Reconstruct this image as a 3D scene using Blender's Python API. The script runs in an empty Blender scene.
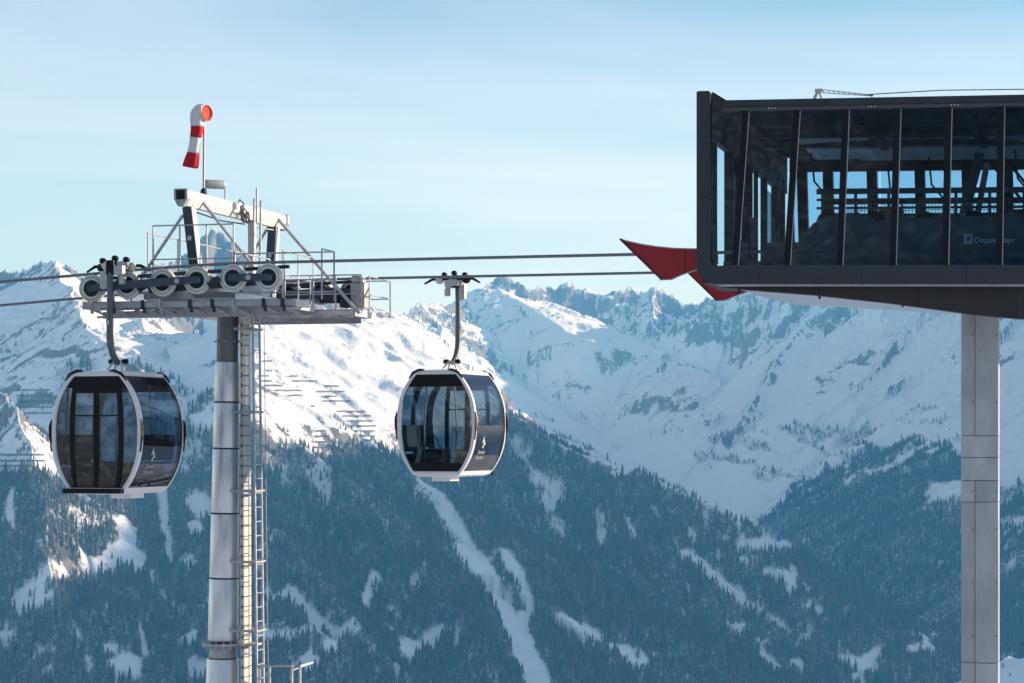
import bpy, bmesh, math, random
import numpy as np
from mathutils import Vector, Matrix

# ------------------------------------------------------------------ camera
F = 2300.0            # focal length in pixels (1024 wide)
HZ = 440.0            # picture row of the horizon
scene = bpy.context.scene
C = scene.collection
cam_d = bpy.data.cameras.new('camera')
cam_d.sensor_width = 36.0
cam_d.lens = F * 36.0 / 1024.0
cam_d.shift_y = (HZ - 341.5) / 1024.0
cam_d.clip_start = 0.5
cam_d.clip_end = 60000.0
cam = bpy.data.objects.new('camera', cam_d)
C.objects.link(cam)
cam.location = (0, 0, 0)
cam.rotation_euler = (math.radians(90), 0, 0)
scene.camera = cam

# ------------------------------------------------------------------ light
SUN_EL = math.radians(15.5)
SUN_FWD = math.radians(10.0)          # how far the sun stands beyond the picture plane, to the right
sun_dir = Vector((math.cos(SUN_EL) * math.cos(SUN_FWD), math.cos(SUN_EL) * math.sin(SUN_FWD), math.sin(SUN_EL)))
sd = bpy.data.lights.new('sun', 'SUN')
sd.energy = 5.0
sd.angle = math.radians(0.5)
sd.color = (1.0, 0.92, 0.82)
sun = bpy.data.objects.new('sun', sd)
C.objects.link(sun)
sun.rotation_euler = sun_dir.to_track_quat('Z', 'Y').to_euler()

world = bpy.data.worlds.new('World')
scene.world = world
world.use_nodes = True
wn, wl = world.node_tree.nodes, world.node_tree.links
wn.clear()
w_out = wn.new('ShaderNodeOutputWorld')
w_bg = wn.new('ShaderNodeBackground')
w_sky = wn.new('ShaderNodeTexSky')
w_sky.sky_type = 'NISHITA'
w_sky.sun_disc = False
w_sky.sun_elevation = SUN_EL
w_sky.sun_rotation = math.pi / 2 - SUN_FWD
w_sky.altitude = 2000
w_sky.air_density = 1.0
w_sky.dust_density = 0.35
w_sky.ozone_density = 1.6
# thin high cloud: streaks stretched along the horizon, the same all round the sky
w_tc = wn.new('ShaderNodeTexCoord')
w_map = wn.new('ShaderNodeMapping')
w_map.inputs['Scale'].default_value = (.8, .8, 6.0)
w_map.inputs['Location'].default_value = (3.1, 1.7, 0.35)
w_n = wn.new('ShaderNodeTexNoise')
w_n.inputs['Scale'].default_value = 2.2
w_n.inputs['Detail'].default_value = 4.0
w_n.inputs['Roughness'].default_value = 0.55
w_n.inputs['Distortion'].default_value = 0.6
w_r = wn.new('ShaderNodeMapRange')
w_r.inputs['From Min'].default_value = 0.36
w_r.inputs['From Max'].default_value = 0.78
w_r.inputs['To Max'].default_value = 0.60
w_mix = wn.new('ShaderNodeMix')
w_mix.data_type = 'RGBA'
w_mix.inputs['B'].default_value = (8.9, 8.9, 9.2, 1)
wl.new(w_tc.outputs['Generated'], w_map.inputs['Vector'])
wl.new(w_map.outputs['Vector'], w_n.inputs['Vector'])
wl.new(w_n.outputs['Fac'], w_r.inputs['Value'])
# the veil thickens towards the horizon, where one looks through more of it
w_sep = wn.new('ShaderNodeSeparateXYZ')
w_el = wn.new('ShaderNodeMapRange')
w_el.inputs['From Min'].default_value = 0.03
w_el.inputs['From Max'].default_value = 0.17
w_el.inputs['To Min'].default_value = 1.0
w_el.inputs['To Max'].default_value = 0.45
w_el.interpolation_type = 'SMOOTHSTEP'
w_mul = wn.new('ShaderNodeMath')
w_mul.operation = 'MULTIPLY'
wl.new(w_tc.outputs['Generated'], w_sep.inputs[0])
wl.new(w_sep.outputs['Z'], w_el.inputs['Value'])
wl.new(w_r.outputs['Result'], w_mul.inputs[0])
wl.new(w_el.outputs['Result'], w_mul.inputs[1])
wl.new(w_mul.outputs[0], w_mix.inputs['Factor'])
wl.new(w_sky.outputs['Color'], w_mix.inputs['A'])
wl.new(w_mix.outputs['Result'], w_bg.inputs['Color'])
w_bg.inputs['Strength'].default_value = 0.115
wl.new(w_bg.outputs['Background'], w_out.inputs['Surface'])

vs = scene.view_settings
vs.view_transform = 'Standard'
vs.look = 'None'
vs.exposure = 0.55
vs.gamma = 1.0
vs.use_curve_mapping = False
scene.render.engine = 'CYCLES'
scene.cycles.use_denoising = True
scene.cycles.volume_bounces = 1
scene.cycles.max_bounces = 10
scene.cycles.transparent_max_bounces = 16
scene.cycles.sample_clamp_indirect = 6.0
scene.cycles.caustics_reflective = False
scene.cycles.caustics_refractive = False

rng = np.random.default_rng(7)
random.seed(7)

# ------------------------------------------------------------------ helpers
def at(px, py, y):
    """A point of the place seen at that spot of the picture, y metres away."""
    return Vector(((px - 512.0) / F * y, y, (HZ - py) / F * y))

def tag(o, label=None, cat=None, group=None, kind=None):
    if label: o['label'] = label
    if cat: o['category'] = cat
    if group: o['group'] = group
    if kind: o['kind'] = kind
    return o

def empty(name, loc=(0, 0, 0), rz=0.0, parent=None):
    o = bpy.data.objects.new(name, None)
    C.objects.link(o)
    o.location = loc
    o.rotation_euler = (0, 0, rz)
    o.empty_display_size = 0.3
    o.parent = parent
    return o

def copy_tree(o, parent=None):
    c = o.copy()
    C.objects.link(c)
    c.parent = parent
    for ch in list(o.children):
        copy_tree(ch, c)
    return c

def make_mat(name, col=(0.5, 0.5, 0.5), rough=0.5, metal=0.0, var=0.0, vscale=6.0, bump=0.0, bscale=40.0, spec=0.5, rvar=0.0,
             streak=None, coat=0.0):
    m = bpy.data.materials.new(name)
    m.use_nodes = True
    nt = m.node_tree
    b = nt.nodes['Principled BSDF']
    b.inputs['Base Color'].default_value = (*col, 1)
    b.inputs['Roughness'].default_value = rough
    b.inputs['Metallic'].default_value = metal
    b.inputs['Specular IOR Level'].default_value = spec
    b.inputs['Coat Weight'].default_value = coat
    tc = nt.nodes.new('ShaderNodeTexCoord')
    src = tc.outputs['Object']
    if streak:
        mp = nt.nodes.new('ShaderNodeMapping')
        mp.inputs['Scale'].default_value = streak
        nt.links.new(src, mp.inputs['Vector'])
        src = mp.outputs['Vector']
    if var > 0 or rvar > 0:
        n = nt.nodes.new('ShaderNodeTexNoise')
        n.inputs['Scale'].default_value = vscale
        n.inputs['Detail'].default_value = 6
        n.inputs['Roughness'].default_value = 0.62
        nt.links.new(src, n.inputs['Vector'])
        if var > 0:
            r = nt.nodes.new('ShaderNodeMapRange')
            r.inputs['From Min'].default_value = 0.25
            r.inputs['From Max'].default_value = 0.75
            r.inputs['To Min'].default_value = 1 - var
            r.inputs['To Max'].default_value = 1 + var
            nt.links.new(n.outputs['Fac'], r.inputs['Value'])
            mx = nt.nodes.new('ShaderNodeVectorMath')
            mx.operation = 'SCALE'
            mx.inputs[0].default_value = col
            nt.links.new(r.outputs['Result'], mx.inputs['Scale'])
            nt.links.new(mx.outputs['Vector'], b.inputs['Base Color'])
        if rvar > 0:
            r = nt.nodes.new('ShaderNodeMapRange')
            r.inputs['From Min'].default_value = 0.3
            r.inputs['From Max'].default_value = 0.7
            r.inputs['To Min'].default_value = max(0.03, rough - rvar)
            r.inputs['To Max'].default_value = min(1, rough + rvar)
            nt.links.new(n.outputs['Fac'], r.inputs['Value'])
            nt.links.new(r.outputs['Result'], b.inputs['Roughness'])
    if bump > 0:
        n2 = nt.nodes.new('ShaderNodeTexNoise')
        n2.inputs['Scale'].default_value = bscale
        n2.inputs['Detail'].default_value = 5
        nt.links.new(src, n2.inputs['Vector'])
        bp = nt.nodes.new('ShaderNodeBump')
        bp.inputs['Strength'].default_value = bump
        bp.inputs['Distance'].default_value = 0.01
        nt.links.new(n2.outputs['Fac'], bp.inputs['Height'])
        nt.links.new(bp.outputs['Normal'], b.inputs['Normal'])
    return m

class MB:
    """Collects boxes, tubes, lathes and prisms; build() links them as ONE mesh object."""
    def __init__(self):
        self.v, self.f, self.s = [], [], []
    def add(self, verts, faces, smooth=False):
        o = len(self.v)
        self.v += [tuple(p) for p in verts]
        self.f += [tuple(i + o for i in f) for f in faces]
        self.s += [smooth] * len(faces)
        return self
    def box(self, c, size, rot=None, bevel=0.0):
        x, y, z = (s / 2 for s in size)
        if bevel > 0:
            b = min(bevel, x * .9, y * .9, z * .9)
            bm = bmesh.new()
            bmesh.ops.create_cube(bm, size=1)
            for v in bm.verts:
                v.co = (v.co.x * size[0], v.co.y * size[1], v.co.z * size[2])
            bmesh.ops.bevel(bm, geom=list(bm.edges), offset=b, segments=2, affect='EDGES', profile=0.6)
            bm.verts.index_update()
            vs_ = [v.co.copy() for v in bm.verts]
            fs = [[v.index for v in f.verts] for f in bm.faces]
            bm.free()
        else:
            vs_ = [Vector((sx * x, sy * y, sz * z)) for sx in (-1, 1) for sy in (-1, 1) for sz in (-1, 1)]
            fs = [(0, 1, 3, 2), (4, 6, 7, 5), (0, 4, 5, 1), (2, 3, 7, 6), (0, 2, 6, 4), (1, 5, 7, 3)]
        c = Vector(c)
        if rot is not None:
            vs_ = [rot @ v for v in vs_]
        return self.add([v + c for v in vs_], fs)
    def beam(self, a, b, w, h=None, up=(0, 0, 1), bevel=0.0):
        """A box from a to b, w wide and h high."""
        a, b = Vector(a), Vector(b)
        h = h or w
        d = (b - a)
        L = d.length
        d.normalize()
        up = Vector(up)
        if abs(d.dot(up)) > 0.98:
            up = Vector((0, 1, 0)) if abs(d.y) < .9 else Vector((1, 0, 0))
        s = d.cross(up).normalized()
        u = s.cross(d)
        R = Matrix((d, s, u)).transposed()
        return self.box((a + b) / 2, (L, w, h), R, bevel)
    def tube(self, pts, r, n=8, cap=True, smooth=True):
        pts = [Vector(p) for p in pts]
        rs = r if isinstance(r, (list, tuple)) else [r] * len(pts)
        vs_, fs = [], []
        prev = None
        for i, p in enumerate(pts):
            if i == 0: d = pts[1] - p
            elif i == len(pts) - 1: d = p - pts[i - 1]
            else: d = (pts[i + 1] - p).normalized() + (p - pts[i - 1]).normalized()
            d.normalize()
            if prev is None:
                ref = Vector((0, 0, 1)) if abs(d.z) < .9 else Vector((1, 0, 0))
                s = d.cross(ref).normalized()
            else:
                s = (prev - d * prev.dot(d)).normalized()
            prev = s
            t = d.cross(s)
            for k in range(n):
                a = 2 * math.pi * k / n
                vs_.append(p + (s * math.cos(a) + t * math.sin(a)) * rs[i])
        for i in range(len(pts) - 1):
            for k in range(n):
                k2 = (k + 1) % n
                fs.append((i * n + k, i * n + k2, (i + 1) * n + k2, (i + 1) * n + k))
        self.add(vs_, fs, smooth)
        if cap:
            self.add([vs_[k] for k in range(n)], [tuple(range(n))[::-1]])
            self.add([vs_[-n + k] for k in range(n)], [tuple(range(n))])
        return self
    def lathe(self, prof, axis_o, axis_d, n=24, smooth=True, closed=False):
        """prof: list of (radius, distance along the axis)."""
        o, d = Vector(axis_o), Vector(axis_d).normalized()
        ref = Vector((0, 0, 1)) if abs(d.z) < .9 else Vector((1, 0, 0))
        s = d.cross(ref).normalized()
        t = d.cross(s)
        vs_, fs = [], []
        for (r, h) in prof:
            for k in range(n):
                a = 2 * math.pi * k / n
                vs_.append(o + d * h + (s * math.cos(a) + t * math.sin(a)) * r)
        m = len(prof)
        for i in range(m if closed else m - 1):
            j = (i + 1) % m
            for k in range(n):
                k2 = (k + 1) % n
                fs.append((i * n + k, i * n + k2, j * n + k2, j * n + k))
        return self.add(vs_, fs, smooth)
    def prism(self, poly, d, smooth=False):
        """A flat outline (3-D points) pushed along d."""
        d = Vector(d)
        p = [Vector(q) for q in poly]
        n = len(p)
        vs_ = p + [q + d for q in p]
        fs = [tuple(range(n))[::-1], tuple(range(n, 2 * n))]
        self.add(vs_, fs)
        self.add(vs_, [(k, (k + 1) % n, n + (k + 1) % n, n + k) for k in range(n)], smooth)
        return self
    def sheet(self, rows, smooth=True, thick=None):
        """rows: equal lists of points, joined as a sheet; thick: offset vector for a second skin."""
        n, m = len(rows), len(rows[0])
        P = [Vector(p) for r in rows for p in r]
        fs = [(i * m + j, i * m + j + 1, (i + 1) * m + j + 1, (i + 1) * m + j) for i in range(n - 1) for j in range(m - 1)]
        self.add(P, fs, smooth)
        if thick is not None:
            t = Vector(thick)
            self.add([p + t for p in P], [f[::-1] for f in fs], smooth)
            rim = [i * m for i in range(n)] + [(n - 1) * m + j for j in range(1, m)] + [i * m + m - 1 for i in range(n - 2, -1, -1)] + [j for j in range(m - 2, 0, -1)]
            k = len(rim)
            self.add([P[i] for i in rim] + [P[i] + t for i in rim], [(a, (a + 1) % k, k + (a + 1) % k, k + a) for a in range(k)])
        return self
    def build(self, name, mat, parent=None):
        me = bpy.data.meshes.new(name)
        me.from_pydata(self.v, [], self.f)
        me.polygons.foreach_set('use_smooth', self.s)
        bm = bmesh.new()
        bm.from_mesh(me)
        bmesh.ops.recalc_face_normals(bm, faces=bm.faces)
        bm.to_mesh(me)
        bm.free()
        if mat: me.materials.append(mat)
        me.update()
        o = bpy.data.objects.new(name, me)
        C.objects.link(o)
        o.parent = parent
        return o
# ------------------------------------------------------------------ numpy noise
_perm = rng.permutation(1024)
_ga = rng.random(1024) * 2 * np.pi
_gx, _gy = np.cos(_ga), np.sin(_ga)
def gnoise(x, y, seed=0):
    xi, yi = np.floor(x).astype(np.int64), np.floor(y).astype(np.int64)
    xf, yf = x - xi, y - yi
    def g(ix, iy):
        h = _perm[(_perm[(ix + seed * 131) & 1023] + iy + seed * 57) & 1023]
        return h
    u = xf * xf * xf * (xf * (xf * 6 - 15) + 10)
    v = yf * yf * yf * (yf * (yf * 6 - 15) + 10)
    def c(dx, dy):
        h = g(xi + dx, yi + dy)
        return _gx[h] * (xf - dx) + _gy[h] * (yf - dy)
    a, b, c_, d = c(0, 0), c(1, 0), c(0, 1), c(1, 1)
    return 1.5 * (a + u * (b - a) + v * ((c_ + u * (d - c_)) - (a + u * (b - a))))
def fbm(x, y, octs=5, gain=0.5, seed=0):
    s, a = np.zeros_like(x), 1.0
    for o in range(octs):
        s += a * gnoise(x, y, seed + o)
        x, y, a = x * 2.03 + 17.1, y * 2.03 - 9.7, a * gain
    return s
def ridged(x, y, octs=5, gain=0.5, seed=0):
    s, a, w = np.zeros_like(x), 1.0, 1.0
    for o in range(octs):
        n = 1 - np.abs(gnoise(x, y, seed + o)) * 1.6
        n = n * np.abs(n)
        s += a * n * w
        w = np.clip(n * 1.4, 0, 1)
        x, y, a = x * 2.03 + 31.7, y * 2.03 + 5.3, a * gain
    return s
def sstep(a, b, x):
    t = np.clip((x - a) / (b - a), 0, 1)
    return t * t * (3 - 2 * t)

def poly_in(px, py, poly):
    ins = np.zeros(px.shape, bool)
    n = len(poly)
    for i in range(n):
        x1, y1 = poly[i]; x2, y2 = poly[(i + 1) % n]
        if y1 == y2: continue
        c = ((y1 > py) != (y2 > py)) & (px < (x2 - x1) * (py - y1) / (y2 - y1) + x1)
        ins ^= c
    return ins
def line_d(px, py, pts):
    """distance to a polyline minus its half-width; pts (x, y, halfwidth)"""
    best = np.full(px.shape, 1e9)
    if len(pts) == 1:
        x, y, w = pts[0]
        return np.hypot(px - x, (py - y) * 1.25) - w
    for (x1, y1, w1), (x2, y2, w2) in zip(pts[:-1], pts[1:]):
        dx, dy = x2 - x1, y2 - y1
        t = np.clip(((px - x1) * dx + (py - y1) * dy) / (dx * dx + dy * dy), 0, 1)
        best = np.minimum(best, np.hypot(px - x1 - t * dx, py - y1 - t * dy) - (w1 + t * (w2 - w1)))
    return best


# ------------------------------------------------------------------ terrain
# Each ridge: crest points (picture x, picture y, metres away) turned into places, and how steeply the flanks fall.
# kn: slope of the flank on the near side, kf: on the far side, top: half-width of a rounded crest
RIDGES = [
    # far jagged range
    dict(p=[(-900, 330, 9500), (-500, 300, 9000), (-200, 300, 8500), (-60, 288, 8000), (0, 275, 7400), (22, 268, 7200), (40, 261, 7000), (53, 257, 7000), (66, 268, 7000),
            (76, 275, 7100), (100, 287, 7200), (140, 272, 7400), (170, 262, 7600), (188, 256, 7700), (200, 240, 7750), (213, 224, 7800), (226, 242, 7800), (240, 262, 7800),
            (262, 290, 7800), (300, 299, 7800), (362, 306, 7800)], k=.80, rough=1.0),
    dict(p=[(362, 306, 8200), (385, 313, 8400), (402, 318, 8800), (420, 306, 9000), (432, 302, 9200), (446, 306, 9400), (466, 309, 9700), (480, 289, 9800), (498, 279, 9900), (522, 279, 9900),
            (534, 286, 9900), (548, 287, 10000), (566, 282, 10000), (584, 288, 10000), (604, 292, 10000), (622, 287, 10000), (640, 289, 10000), (655, 284, 10000), (668, 295, 9900),
            (684, 303, 9800), (700, 305, 9600), (712, 298, 9400), (722, 294, 9200), (736, 289, 9000), (752, 293, 8950), (790, 288, 8900), (850, 280, 8800),
            (930, 262, 8600), (1010, 250, 8400), (1100, 235, 8200), (1250, 205, 7700), (1450, 165, 6800), (1750, 105, 5950), (2100, -40, 5500), (2350, -98, 5250), (2600, -190, 5000), (3200, -290, 4400), (4200, -470, 3700)], k=.62, rough=1.0),  # crest beyond the right edge is unseen, raised to shade the left slopes
    dict(p=[(240, 306, 5117), (262, 301, 5203), (290, 298, 5418), (330, 302, 5633), (352, 304, 5762), (375, 311, 5977), (402, 320, 6149)], k=.75, rough=1.0),
    # spurs of the far range into the bowl
    dict(p=[(500, 284, 9900), (516, 300, 9600), (548, 312, 9350), (600, 330, 9050), (640, 343, 8850), (676, 353, 8700), (700, 372, 8400), (720, 400, 8100)], k=.52, rough=.6, bench=150.0),
    dict(p=[(655, 286, 10000), (650, 320, 9500), (690, 350, 9100)], k=.6, rough=.8),
    dict(p=[(432, 304, 9200), (440, 340, 8700), (470, 380, 8200)], k=.5, rough=.5),
    dict(p=[(400, 320, 8800), (420, 350, 8000), (450, 380, 7400)], k=.5, rough=.5),
    # ribs of the massif on the right, falling to the left
    dict(p=[(850, 282, 8800), (800, 330, 8400), (760, 390, 8000), (715, 440, 7700), (690, 470, 7550)], k=.55, rough=.45),
    dict(p=[(960, 258, 8550), (900, 330, 8100), (850, 400, 7700), (800, 455, 7400), (752, 505, 7200)], k=.55, rough=.5),
    dict(p=[(1080, 240, 8250), (1000, 340, 7700), (930, 440, 7250), (860, 540, 6900), (800, 620, 6650)], k=.55, rough=.4),
    dict(p=[(1250, 205, 7700), (1120, 380, 7150), (1040, 500, 6750), (960, 600, 6450), (900, 683, 6250), (870, 740, 6150)], k=.55, rough=.4),
    dict(p=[(1450, 165, 6800), (1260, 400, 6350), (1140, 560, 6000), (1050, 683, 5750)], k=.55, rough=.4),
    # spurs of the mountain on the left
    dict(p=[(-700, 330, 5730), (-400, 340, 5160), (-150, 365, 4730), (-40, 385, 4343), (-2, 392, 4214), (12, 402, 4128), (22, 425, 3999), (32, 470, 3827), (48, 550, 3569), (70, 640, 3354), (90, 720, 3182)], k=.66, rough=.4),
    dict(p=[(53, 258, 6548), (72, 300, 5730), (86, 322, 5289), (100, 338, 5074), (125, 358, 4816), (160, 385, 4601), (190, 415, 4429), (205, 450, 4257), (212, 490, 4085), (225, 560, 3827), (240, 640, 3612), (255, 720, 3397)], k=.56, rough=.45),
    dict(p=[(100, 287, 6890), (150, 330, 5730), (200, 352, 5160), (235, 366, 4730), (252, 400, 4300), (275, 424, 4240), (310, 448, 4180), (350, 474, 4111), (405, 526, 3956), (440, 582, 3801), (480, 640, 3655), (520, 700, 3526)], k=.56, rough=.35),
    dict(p=[(345, 412, 4455), (375, 434, 4377), (410, 458, 4300), (450, 492, 4214), (480, 540, 4111), (510, 595, 3999), (550, 660, 3870), (580, 720, 3767)], k=.58, rough=.35),
    dict(p=[(290, 289, 7800), (340, 318, 7064), (390, 345, 6380), (440, 373, 5730), (480, 393, 5332), (508, 409, 5203), (545, 430, 5074), (575, 448, 4988), (612, 464, 4902), (660, 483, 4816), (710, 505, 4747), (745, 524, 4687), (775, 560, 4558), (808, 610, 4403), (850, 683, 4214), (880, 740, 4085)], k=.56, rough=.3),
    dict(p=[(575, 450, 4988), (620, 520, 4687), (660, 590, 4429), (710, 683, 4128), (730, 740, 3999)], k=.56, rough=.35),
    # lower spurs, nearer
    dict(p=[(205, 470, 4128), (255, 505, 3913), (300, 548, 3741), (332, 590, 3612), (362, 625, 3500), (400, 665, 3397), (440, 720, 3268)], k=.58, rough=.35),
    dict(p=[(225, 560, 3784), (260, 600, 3569), (310, 628, 3423), (350, 655, 3320), (380, 700, 3225)], k=.55, rough=.35),
    # snow shoulder low on the right
    dict(p=[(2200, 300, 2300), (1500, 480, 2450), (1200, 590, 2500), (1024, 652, 2500), (1003, 657, 2490), (985, 670, 2450), (950, 690, 2400), (900, 730, 2300)], k=.5, rough=.2),
]

# broad even faces: four corners (picture x, picture y, metres away), falling off beyond their edges
FACETS = [
    dict(p=[(243, 305, 5074), (330, 308, 5590), (402, 324, 6020), (450, 352, 5762), (508, 408, 5203), (430, 425, 4687), (340, 432, 4283), (258, 418, 4214)], k=.75, rough=.30),
    dict(p=[(90, 322, 5160), (235, 345, 5504), (262, 398, 4730), (180, 428, 4343)], k=.75, rough=.35),
    dict(p=[(510, 298, 9600), (556, 303, 9850), (676, 352, 8900), (600, 346, 8700)], k=.8, rough=.25),
]

def near_ground(X, Y):
    r = np.hypot(X, Y)
    z = -1.7 - .17 * np.clip(r, 0, 70) - .34 * np.clip(r - 70, 0, 900) - .22 * np.clip(r - 970, 0, 3000)
    return z + .10 * np.clip(X, -700, 260)  # sideways tilt of the near ground, shaped for the light it returns

def height(X, Y):
    wx = X + 30 * fbm(X / 420, Y / 420, 3, seed=3)
    wy = Y + 45 * fbm(X / 420 + 9, Y / 420, 3, seed=5)
    best = np.full_like(X, -1e9)
    crest_d = np.full_like(X, 1e9)
    rgh = np.zeros_like(X)
    along = np.zeros_like(X)
    for ri, R in enumerate(RIDGES):
        P = [at(*q) for q in R['p']]
        h = np.full_like(X, -1e9)
        dmin = np.full_like(X, 1e9)
        sl = np.zeros_like(X)
        cum = ri * 7919.0
        for a, b in zip(P[:-1], P[1:]):
            dx, dy = b.x - a.x, b.y - a.y
            L2 = dx * dx + dy * dy
            t = np.clip(((wx - a.x) * dx + (wy - a.y) * dy) / L2, 0, 1)
            ex, ey = wx - (a.x + t * dx), wy - (a.y + t * dy)
            d = np.sqrt(ex * ex + ey * ey)
            zc = a.z + t * (b.z - a.z)
            be = R.get('bench', 0.0)
            if be:
                hh = zc - .30 * np.minimum(d, be) - R['k'] * 1.25 * np.maximum(d - be, 0)
            else:
                hh = zc - R['k'] * (d + 30.0 - np.sqrt(d * d + 900.0) * 0 - 30.0 * np.exp(-d / 30.0)) * (1 - .12 * np.clip(d / 1500, 0, 1))
            m = hh > h
            h = np.where(m, hh, h)
            dmin = np.where(m, d, dmin)
            side_ = np.where(ex * dy - ey * dx > 0, 0.0, 3331.0)
            sl = np.where(m, cum + t * math.sqrt(L2) + side_, sl)
            cum += math.sqrt(L2)
        m = h > best
        # smooth union keeps the valleys soft
        k = 28.0
        tt = np.clip(.5 + .5 * (h - best) / k, 0, 1)
        nb = best * (1 - tt) + h * tt + k * tt * (1 - tt) * .4
        best = np.where(best < -1e8, h, nb)
        crest_d = np.where(m, dmin, crest_d)
        along = np.where(m, sl, along)
        rgh = np.where(m, R['rough'], rgh)
    for Fc in FACETS:
        P = [at(*q) for q in Fc['p']]
        A = np.array([[p.x, p.y, 1] for p in P]); zb = np.array([p.z for p in P])
        pa, pb, pc = np.linalg.lstsq(A, zb, rcond=None)[0]
        ins = poly_in(wx, wy, [(p.x, p.y) for p in P])
        d = line_d(wx, wy, [(p.x, p.y, 0.0) for p in P + P[:1]])
        h = pa * wx + pb * wy + pc - np.where(ins, 0, Fc['k'] * d * (1 + .25 * np.clip(d / 300, 0, 1)))
        m = h > best
        k = 18.0
        tt = np.clip(.5 + .5 * (h - best) / k, 0, 1)
        best = best * (1 - tt) + h * tt + k * tt * (1 - tt) * .4
        crest_d = np.where(m, np.where(ins, 120 + .25 * d, 60 + d), crest_d)
        rgh = np.where(m, Fc['rough'], rgh)
        gl = math.hypot(pa, pb)
        along = np.where(m, (-pb * wx + pa * wy) / gl + 50000, along)
    best = np.maximum(best, near_ground(X, Y))
    best = np.maximum(best, -820 + 30 * fbm(X / 700, Y / 700, 2, seed=21))
    far = sstep(2000, 3600, np.hypot(X, Y))
    # gullies and ribs running down the fall line from the crests, crags on the crests
    env = sstep(0, 240, crest_d)
    near_c = 1 - sstep(120, 620, crest_d)
    wob = 55 * fbm(X / 160, Y / 160, 3, seed=45)
    rib1 = ridged((along + wob) / 330, crest_d / 1500 + along / 9000, 3, .5, seed=11) - .8
    rib2 = ridged((along + wob) / 95, crest_d / 480 + along / 5000, 4, .55, seed=31) - .8
    iso = fbm(X / 300, Y / 300, 4, .5, seed=35)
    cr = fbm(X / 55, Y / 55, 4, .58, seed=41)
    rg2 = rgh * (.22 + .78 * near_c)
    best = best + far * (env * 34 * rib1 * (.35 + .65 * rgh) + 14 * iso * env + (5 + 26 * rg2) * rib2 * (.30 + .70 * sstep(0, 90, crest_d)) * (.3 + .7 * rgh) + (1.0 + 15 * rg2 * rg2) * cr)
    # bare rock: bands of crag hung from the crests, thinning downhill
    streak = fbm((along + .7 * wob) / 34, crest_d / 210, 4, .6, seed=47)
    patch = fbm(X / 420, Y / 420, 3, .5, seed=49)
    rock = .20 + .40 * rgh * near_c + .30 * streak + .24 * patch - .14 * (1 - near_c) + .22 * rib2 * rgh
    height.rock = np.clip(rock, 0, 1) * (.35 + .65 * sstep(-260, 20, best)) * sstep(1800, 3200, np.hypot(X, Y))
    best = best + (1 - far) * sstep(80, 600, np.hypot(X, Y)) * 6 * fbm(X / 130, Y / 130, 4, seed=51)
    return best, crest_d, rgh

def lin(a, b, n): return np.linspace(a, b, n, endpoint=False)
ucol = np.concatenate([lin(-2600, -500, 60), lin(-500, -50, 60), lin(-50, 1074, 960), lin(1074, 1500, 70), lin(1500, 4200, 90), [4200]])
yrow = np.concatenate([lin(50, 400, 24), lin(400, 2200, 50), lin(2200, 3100, 50), lin(3100, 5600, 320), lin(5600, 8300, 200), lin(8300, 10300, 90), lin(10300, 13000, 22), [13000]])
U, YY = np.meshgrid(ucol, yrow, indexing='xy')      # rows: distance, columns: direction
XX = (U - 512.0) / F * YY
ZZ, CD, RG = height(XX, YY)
NR, NC = ZZ.shape
PY = HZ - F * ZZ / YY                               # picture row each ground point falls on
# what the eye can reach (with a margin of some metres), so that nothing is planted behind the hills
ANG = (ZZ + 0.0) / YY
RUN = np.maximum.accumulate(ANG, axis=0)
VIS = (ANG + 26.0 / YY) >= RUN

def ground_hit(px, py):
    """Where the line of sight through that picture spot first meets the ground (bilinear in the ground grid)."""
    c = np.searchsorted(ucol, px) - 1
    t = (px - ucol[c]) / (ucol[c + 1] - ucol[c])
    col = PY[:, c] * (1 - t) + PY[:, c + 1] * t
    zc = ZZ[:, c] * (1 - t) + ZZ[:, c + 1] * t
    ok = np.nonzero((col <= py) & (yrow > 1500))[0]
    if len(ok) == 0: return None
    i = ok[0]
    s = (col[i - 1] - py) / max(1e-6, (col[i - 1] - col[i]))
    y = yrow[i - 1] + s * (yrow[i] - yrow[i - 1])
    z = zc[i - 1] + s * (zc[i] - zc[i - 1])
    return Vector(((px - 512) / F * y, y, z))

# --- where the woods stand: outlines in the picture, moved onto the ground
SEL = VIS & (YY > 2000) & (PY > 330) & (PY < 800) & (U > -140) & (U < 1160)
su, sp, sy, sx = U[SEL], PY[SEL], YY[SEL], XX[SEL]
nz1 = fbm(sx / 90, sy / 130, 4, .55, seed=61)
nz2 = fbm(sx / 35 + 7, sy / 60, 3, .6, seed=71)
nz3 = fbm(sx / 260, sy / 360, 3, .5, seed=81)
wu, wp = su + 5 * nz1 + 2.5 * nz2, sp + 7 * nz1 + 4 * nz2
W = np.zeros(su.shape)
LEFT_WOOD = [(-300, 455), (0, 452), (28, 448), (45, 470), (70, 480), (110, 478), (170, 470), (205, 468), (222, 440), (246, 424), (262, 416), (290, 432), (312, 452), (330, 455), (338, 428), (352, 426),
             (375, 446), (400, 456), (430, 468), (470, 440), (500, 414), (512, 411), (545, 433), (572, 452), (606, 472), (640, 474), (745, 522), (790, 580), (860, 690), (900, 900), (-300, 900)]
RIGHT_WOOD = [(748, 528), (764, 507), (797, 486), (830, 470), (868, 450), (915, 438), (948, 446), (970, 470), (1000, 486), (1040, 488), (1200, 470), (1200, 900), (780, 900), (790, 600)]
SPARSE_LEFT = [(-140, 380), (0, 405), (20, 385), (60, 372), (110, 362), (160, 372), (190, 390), (216, 400), (216, 470), (110, 480), (40, 460), (-140, 470)]
SPARSE_MID = [(340, 395), (372, 396), (420, 430), (430, 470), (380, 455), (350, 425)]
SPARSE_BOWL = [(540, 415), (585, 448), (625, 470), (600, 470), (545, 430), (520, 410)]
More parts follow.
